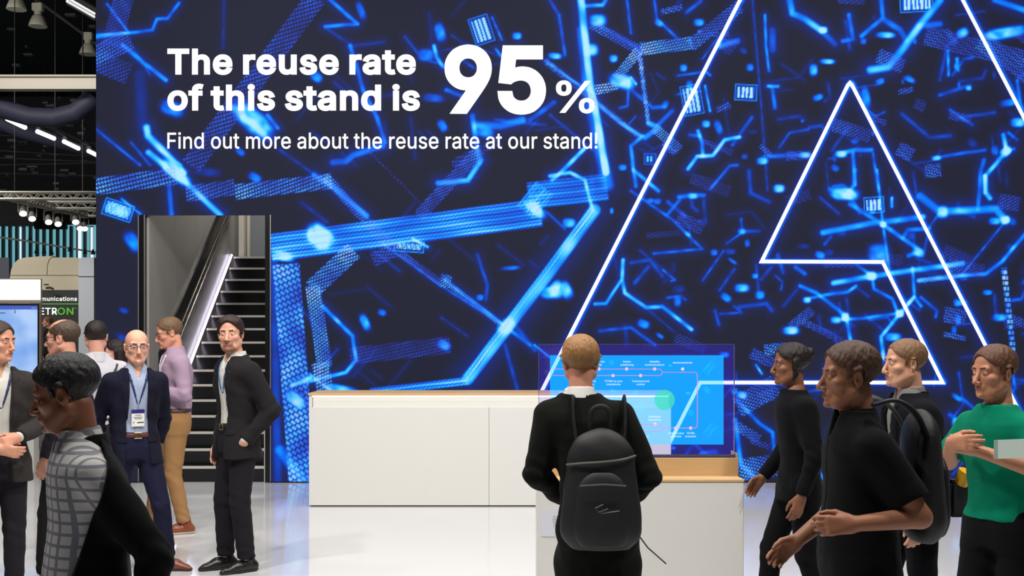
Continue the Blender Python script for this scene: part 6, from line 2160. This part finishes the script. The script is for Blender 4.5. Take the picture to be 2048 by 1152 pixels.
box('text_row', (kx(0), kD - .005, kz(627)), (kx(11), kD - .0032, kz(625)), MATS['pointer_grey'], mo)
wc_ = thing('white_plinth', 'white counter standing below the big monitor', 'counter', (kx(20), kD - .3, 0))
wc_.location = (0, 0, 0)
box('body', (kx(-120), kD - .1, 0), (kx(74), kD + .06, kz(768)), white_m, wc_, .004)

# ------------------------------------------------------------------ the people
def spot(px, sc):
    """Ground point seen at column px where one metre is sc pixels."""
    return (px - 1024.0) / sc, FPX / sc


X_, Y_ = spot(474, 272)
person('man with goatee in a dark grey suit standing before the stairs', X_, Y_, -47, 1.865,
       dict(twist=0, head=(46, 2, -2), headoff=(0, -.012, 0), lean=(-.01, -.01),
            armL=dict(e=(.255, .13, 1.135), w=(.180, -.045, .925), d=(-.50, -.10, -.85), n=(-.8, .4, .3), curl=.25),
            armR=dict(e=(-.225, .04, 1.13), w=(-.20, -.04, .885)),
            legL=dict(k=(.095, -.03, .50), a=(.10, .02, .085), yaw=-6), legR=dict(k=(-.09, -.05, .50), a=(-.105, -.03, .085), yaw=-10)),
       dict(shirt=(208, 204, 196), jacket=(34, 32, 34), jopen='open', jw=.85, trousers=(31, 29, 33), belt=(30, 26, 24), shoes=(26, 25, 24), lanyard=(44, 92, 150), legw=1.08),
       skin=(216, 160, 134), hair='quiff', hair_col=(46, 28, 24), beard=((160, 110, 90), .0011, 'goatee'), broad=.96)

X_, Y_ = spot(268, 274)
person('bald man with dark glasses in a navy suit and light blue shirt wearing a badge', X_, Y_, 31, 1.765,
       dict(head=(-4, 3, 0), lean=(.01, -.02),
            armR=dict(e=(-.255, .10, 1.13), w=(-.22, .09, .93), hide=True), armL=dict(e=(.245, .12, 1.13), w=(.19, .09, .93), hide=True),
            legL=dict(k=(.17, -.11, .50), a=(.235, -.06, .085), yaw=44), legR=dict(k=(-.11, .02, .50), a=(-.13, .06, .085), yaw=4)),
       dict(shirt=(160, 171, 196), jacket=(26, 26, 42), jopen='open', jw=1.15, trousers=(30, 30, 52), belt=(84, 42, 34), shoes=(116, 62, 40), sole=(60, 34, 26),
            lanyard=(28, 44, 92), badge=1),
       skin=(222, 166, 140), hair=None, glasses=(62, 52, 104))

X_, Y_ = spot(353, 227)
person('man with glasses in a lilac shirt and tan chinos behind the bald man', X_, Y_, -72, 1.90,
       dict(head=(6, 16, 0), headoff=(0, -.02, -.01), lean=(0, -.015), twist=10,
            armL=dict(e=(.24, .06, 1.15), w=(.13, -.20, 1.20), n=(-.6, .2, .6), curl=.6), armR=dict(e=(-.24, -.06, 1.16), w=(-.06, -.26, 1.27), n=(.5, .2, .5), curl=.6),
            legL=dict(k=(.09, -.03, .50), a=(.10, .06, .085), yaw=6), legR=dict(k=(-.09, -.14, .50), a=(-.10, -.20, .085), yaw=-4)),
       dict(shirt=(162, 138, 158), trousers=(154, 116, 76), belt=(70, 40, 34), shoes=(128, 66, 42), sole=(206, 190, 170), lanyard=(226, 224, 230), legw=1.0),
       skin=(212, 148, 122), hair='crop', hair_col=(104, 80, 56), glasses=(50, 46, 56))

X_, Y_ = spot(-6, 318)
person('dark-haired man in a charcoal jacket with folded hands at the picture edge', X_, Y_, 36, 1.805,
       dict(head=(38, 4, 0), armL=dict(e=(.265, .03, 1.14), w=(.075, -.22, 1.085), d=(-.8, -.2, -.25), n=(-.2, .9, -.3), curl=.55),
            armR=dict(e=(-.265, .03, 1.14), w=(-.035, -.235, 1.02), d=(.8, -.15, -.2), n=(.2, .9, .1), curl=.5)),
       dict(shirt=(200, 197, 190), jacket=(50, 46, 45), jopen='open', jw=.8, trousers=(36, 34, 38), belt=(30, 26, 26), shoes=(30, 28, 28), lanyard=(34, 44, 84)),
       skin=(206, 146, 120), hair='short', hair_col=(50, 34, 28))

X_, Y_ = spot(132, 291)
person('balding man with glasses in a dark jacket facing the big monitor', X_, Y_, -92, 1.83,
       dict(head=(0, 4, 0), armL=dict(e=(.225, .05, 1.13), w=(.21, -.04, .88)), armR=dict(e=(-.225, .05, 1.13), w=(-.21, -.04, .88)), legL=dict(k=(.09, -.08, .50), a=(.1, -.10, .085)), legR=dict(k=(-.09, .0, .50), a=(-.1, .10, .085))),
       dict(shirt=(90, 92, 100), jacket=(38, 36, 40), jopen='open', jw=.5, trousers=(34, 33, 36), shoes=(30, 28, 28)),
       skin=(208, 148, 126), hair='balding', hair_col=(74, 58, 46), glasses=(40, 36, 44), fine=1.15)


def strap_extra(root, f, S, arms, hc, Rh):
    pts = []
    for x, z in ((-.13, 1.455), (-.10, 1.40), (-.02, 1.25), (.07, 1.10), (.13, 1.0)):
        T = np.array(BODY)
        w_, d_ = np.interp(z, T[:, 0], T[:, 1]) + .018, np.interp(z, T[:, 0], T[:, 2]) + .026
        y = d_ * max(0.05, 1 - (abs(x) / w_) ** 2.25) ** (1 / 2.25)
        pts.append(Vector(f.world(x, y, z)) * S)
    MB().tube(pts, .013, 8, flat=(1, .5)).build('shoulder_strap', mat('strap_black', (34, 34, 44), rough=.7), root, True)


X_, Y_ = spot(194, 245)
person('man in a white shirt with a dark diagonal shoulder strap, seen from behind', X_, Y_, -142, 1.85,
       dict(head=(-22, 2, 0)),
       dict(shirt=(190, 187, 194), trousers=(40, 34, 36), belt=(70, 34, 34), shoes=(34, 30, 30), extra=strap_extra),
       skin=(206, 150, 130), hair='crop', hair_col=(34, 24, 22), fine=1.25, broad=1.06)

X_, Y_ = spot(236, 215)
person('dark-haired woman half hidden between the white shirt and the bald man', X_, Y_, -78, 1.69,
       dict(head=(4, 2, 0)),
       dict(shirt=(36, 32, 38), crew=1, tuck=False, trousers=(30, 28, 32), shoes=(28, 26, 26)),
       skin=(214, 158, 140), hair='long', hair_col=(34, 18, 22), fine=1.3, fem=True, broad=.9)

p = PX(97, 700, 26.6)
person('small distant person in black standing before the dark poster', p.x, 26.6, -60, 1.74,
       dict(head=(0, 0, 0)),
       dict(shirt=(26, 26, 30), crew=1, tuck=False, trousers=(26, 26, 30), shoes=(22, 22, 22)),
       skin=(206, 150, 124), hair='short', hair_col=(110, 76, 50), fine=2.0, z=.52)

X_, Y_ = spot(182, 640)
person('black-haired person in an open black jacket and grey checked shirt, nearest the camera', X_, Y_, -62, 1.64,
       dict(head=(-22, 14, 0), headoff=(0, -.015, -.005), lean=(0, -.045),
            armL=dict(e=(.235, .17, 1.13), w=(.22, .13, .88)), armR=dict(e=(-.24, .06, 1.13), w=(-.22, -.04, .90)),
            legL=dict(k=(.09, .02, .50), a=(.1, .20, .10), pitch=14), legR=dict(k=(-.09, -.18, .52), a=(-.1, -.22, .085))),
       dict(shirt=(176, 174, 172), check=(118, 119, 126), jacket=(8, 8, 11), jopen='open', jslant=(1.46, .065, 1.0, -.11), trousers=(58, 58, 60), belt=(28, 28, 54), shoes=(20, 20, 20)),
       skin=(122, 74, 50), hair='cap', hair_col=(18, 15, 15), fine=.9, belly=.05)

X_, Y_ = spot(1196, 432)
person('man with sandy hair in a long black coat, seen from behind at the display', X_, Y_, 176, 1.705,
       dict(head=(4, 2, 0), lean=(.085, -.02),
            armL=dict(e=(.30, .04, 1.13), w=(.17, -.17, .98)), armR=dict(e=(-.245, .02, 1.12), w=(-.15, -.18, .97)),
            legL=dict(k=(.09, -.06, .50), a=(.1, -.06, .085)), legR=dict(k=(-.09, .02, .50), a=(-.1, .08, .085))),
       dict(shirt=(230, 228, 224), jacket=(17, 20, 16), jopen='back', jhem=.62, trousers=(12, 12, 14), shoes=(20, 20, 20)),
       skin=(206, 144, 118), hair='quiff', hair_col=(150, 108, 66), fine=.9)
# his backpack
bx_, by_ = X_ - .002, Y_ - .150
bp = thing('backpack', 'black backpack on the back of the sandy-haired man in the long coat', 'backpack', (bx_, by_, .79))
bkm = mat('nylon_black', (8, 8, 11), rough=.6, bump=.04, bscale=400)
F = Field((-.24, -.24, -.04), (.24, .14, .60), .008)
F.add(rc((0, -.055, .10), (0, -.045, .35), .182, .152, ((0, 1, 0), 2.0)), 0)
F.add(el((0, -.05, .05), (.17, .085, .07)), .04)
Xb, Yb, Zb = F.grid()
F.D += (.003 * np.sin(40 * Zb + 10 * Xb) * np.sin(25 * Xb + 9 * Zb)).astype(np.float32)
field_object(F, 'main_bag', bkm, bp, 1)
F2 = Field((-.2, -.26, -.02), (.2, .02, .32), .008)
F2.add(rc((0, -.115, .08), (0, -.115, .21), .13, .115, ((0, 1, 0), 3.0)))
field_object(F2, 'front_pocket', bkm, bp, 1)
MB().tube(sm([(-.155, -.085, .345), (-.09, -.121, .355), (0, -.134, .362), (.09, -.121, .372), (.15, -.085, .385)]), .006, 6).build('zip', mat('zip_grey', (62, 60, 52), rough=.5), bp, True)
MB().tube([(-.10, -.168, .262), (0, -.182, .270), (.10, -.168, .262)], .004, 6).build('zip', MATS['zip_grey'], bp, True)
MB().tube(sm([(-.045, -.01, .50), (-.04, -.015, .575), (0, -.02, .60), (.04, -.015, .575), (.045, -.01, .50)]), .011, 8).build('grab_handle', bkm, bp, True)
for sd in (-1, 1):
    MB().tube(sm([(sd * .10, -.02, .40), (sd * .115, .02, .52), (sd * .118, .08, .625), (sd * .118, .15, .61)]), .020, 8, flat=(1, .4)).build('shoulder_strap', bkm, bp, True)
MB().tube([(.02, -.186, .165), (-.02, -.188, .150), (-.035, -.187, .168), (.0, -.186, .185)], .003, 5).tube([(-.01, -.186, .145), (.07, -.180, .155)], .0025, 5).build('emblem', mat('emblem_grey', (84, 84, 84), rough=.4), bp)
MB().tube([(.165, -.03, .03), (.21, -.04, -.03), (.29, -.05, -.10)], .006, 6, flat=(1, .5)).build('loose_strap', bkm, bp)

# the group that walks past on the far side of the pedestal
X_, Y_ = spot(1598, 350)
person('person with dark hair in black clothes walking past nearest the display', X_, Y_, -88, 1.665,
       dict(head=(0, 3, 0), lean=(0, -.03),
            armL=dict(e=(.23, .03, 1.13), w=(.22, -.05, .885)), armR=dict(e=(-.23, -.02, 1.13), w=(-.2, -.18, .95)),
            legL=dict(k=(.09, .02, .50), a=(.1, .17, .10), pitch=12), legR=dict(k=(-.09, -.15, .52), a=(-.1, -.18, .085))),
       dict(shirt=(12, 12, 15), crew=1, tuck=False, trousers=(13, 13, 16), shoes=(24, 22, 22)),
       skin=(132, 86, 62), hair='bun', hair_col=(30, 20, 18), fine=1.0, fem=True, broad=.94)

X_, Y_ = spot(1726, 560)
person('stout man in a black short-sleeved shirt swinging a bare forearm forward', X_, Y_, -90, 1.675,
       dict(head=(0, 3, 0), lean=(0, -.03), 
            armL=dict(e=(.25, .13, 1.17), w=(.25, -.11, 1.145), d=(0, -1, -.06), n=(-1, 0, -.2), curl=.6), armR=dict(e=(-.26, -.02, 1.13), w=(-.22, -.20, 1.0)),
            legL=dict(k=(.09, .03, .50), a=(.1, .20, .10), pitch=14), legR=dict(k=(-.09, -.17, .52), a=(-.1, -.22, .085))),
       dict(shirt=(10, 10, 12), sleeve='short', tuck=False, hem=.86, trousers=(10, 10, 13), shoes=(20, 20, 20)),
       skin=(150, 100, 74), hair='short', hair_col=(74, 50, 36), fine=.95, belly=.05, broad=1.08)
b2 = thing('backpack', 'black backpack worn by the stout man in short sleeves', 'backpack', (X_ + .175, Y_, 1.0), radians(90))
F = Field((-.22, -.20, -.04), (.22, .14, .52), .009)
F.add(rc((0, -.035, .10), (0, -.030, .31), .150, .130, ((0, 1, 0), 2.2)), 0)
F.add(el((0, -.035, .05), (.145, .065, .07)), .04)
field_object(F, 'main_bag', bkm, b2, 1)
F2 = Field((-.2, -.26, -.02), (.2, .02, .32), .009)
F2.add(rc((0, -.088, .08), (0, -.088, .19), .105, .095, ((0, 1, 0), 3.4)))
field_object(F2, 'front_pocket', bkm, b2, 1)
for sd in (-1, 1):
    MB().tube(sm([(sd * .10, -.02, .34), (sd * .115, .03, .43), (sd * .12, .10, .475), (sd * .12, .18, .46)]), .020, 8, flat=(1, .4)).build('shoulder_strap', bkm, b2, True)


def pouch_extra(root, f, S, arms, hc, Rh):
    c = Vector(f.world(.12, .19, .98)) * S
    MB().box(c + Vector((-.05, -.06, -.09)), c + Vector((.05, .05, .09)), .02).build('hip_pouch', mat('pouch_black', (20, 20, 24), rough=.6), root)
    MB().tube([c + Vector((.03, .0, .07)), c + Vector((.055, .02, .135))], [.032, .040], 12).build('yellow_torch_end', mat('torch_yellow', (222, 168, 22), rough=.4), root)
    MB().tube([c + Vector((.02, .03, -.08)), c + Vector((.02, .10, -.12))], [.014, .022], 8).build('pouch_strap_end', MATS['pouch_black'], root)


X_, Y_ = spot(1826, 403)
person('man in a dark jacket with a hip pouch walking behind the stout man', X_, Y_, -90, 1.69,
       dict(head=(4, 2, 0), lean=(0, -.02), legL=dict(k=(.09, .02, .50), a=(.1, .15, .10), pitch=10), legR=dict(k=(-.09, -.12, .52), a=(-.1, -.16, .085))),
       dict(shirt=(120, 118, 116), jacket=(16, 16, 22), jopen='open', jw=.5, trousers=(14, 14, 18), shoes=(24, 22, 22), extra=pouch_extra),
       skin=(212, 158, 128), hair='crop', hair_col=(120, 88, 60), fine=1.1)

X_, Y_ = spot(2000, 450)
person('person in a bright green shirt with crossed bare arms and black trousers', X_, Y_, -62, 1.66,
       dict(head=(-8, 4, 0), lean=(0, -.02),
            armL=dict(e=(.27, -.05, 1.22), w=(.04, -.225, 1.315), d=(-1, -.1, .15), n=(0, 1, 0), curl=.3), armR=dict(e=(-.27, -.04, 1.22), w=(-.05, -.275, 1.345), d=(1, -.05, .05), n=(0, 1, 0), curl=.3),
            legL=dict(k=(.09, .0, .50), a=(.1, .12, .09), pitch=8), legR=dict(k=(-.09, -.12, .52), a=(-.1, -.16, .085))),
       dict(shirt=(0, 122, 92), crew=1, tuck=False, hem=.97, sleeve='short', trousers=(16, 15, 18), shoes=(24, 22, 22), rise=.0),
       skin=(190, 132, 102), hair='short', hair_col=(92, 60, 42), fine=.95)
# the pale leaflet tucked under the crossed arms
lf = thing('leaflet', 'pale leaflet held below the crossed arms of the green shirt', 'leaflet', (X_ - .01, Y_ - .265, 1.235), radians(-28))
MB().prism([(-.12, -.055), (.12, -.035), (.12, .045), (-.12, .025)], -.001, .001).build('cover', mat('paper_pale', (206, 222, 212), rough=.6), lf)
MB().prism([(-.119, -.054), (-.105, -.053), (-.105, .025), (-.119, .024)], -.0016, -.001).build('spine_fold', mat('paper_fold', (150, 176, 166), rough=.6), lf)
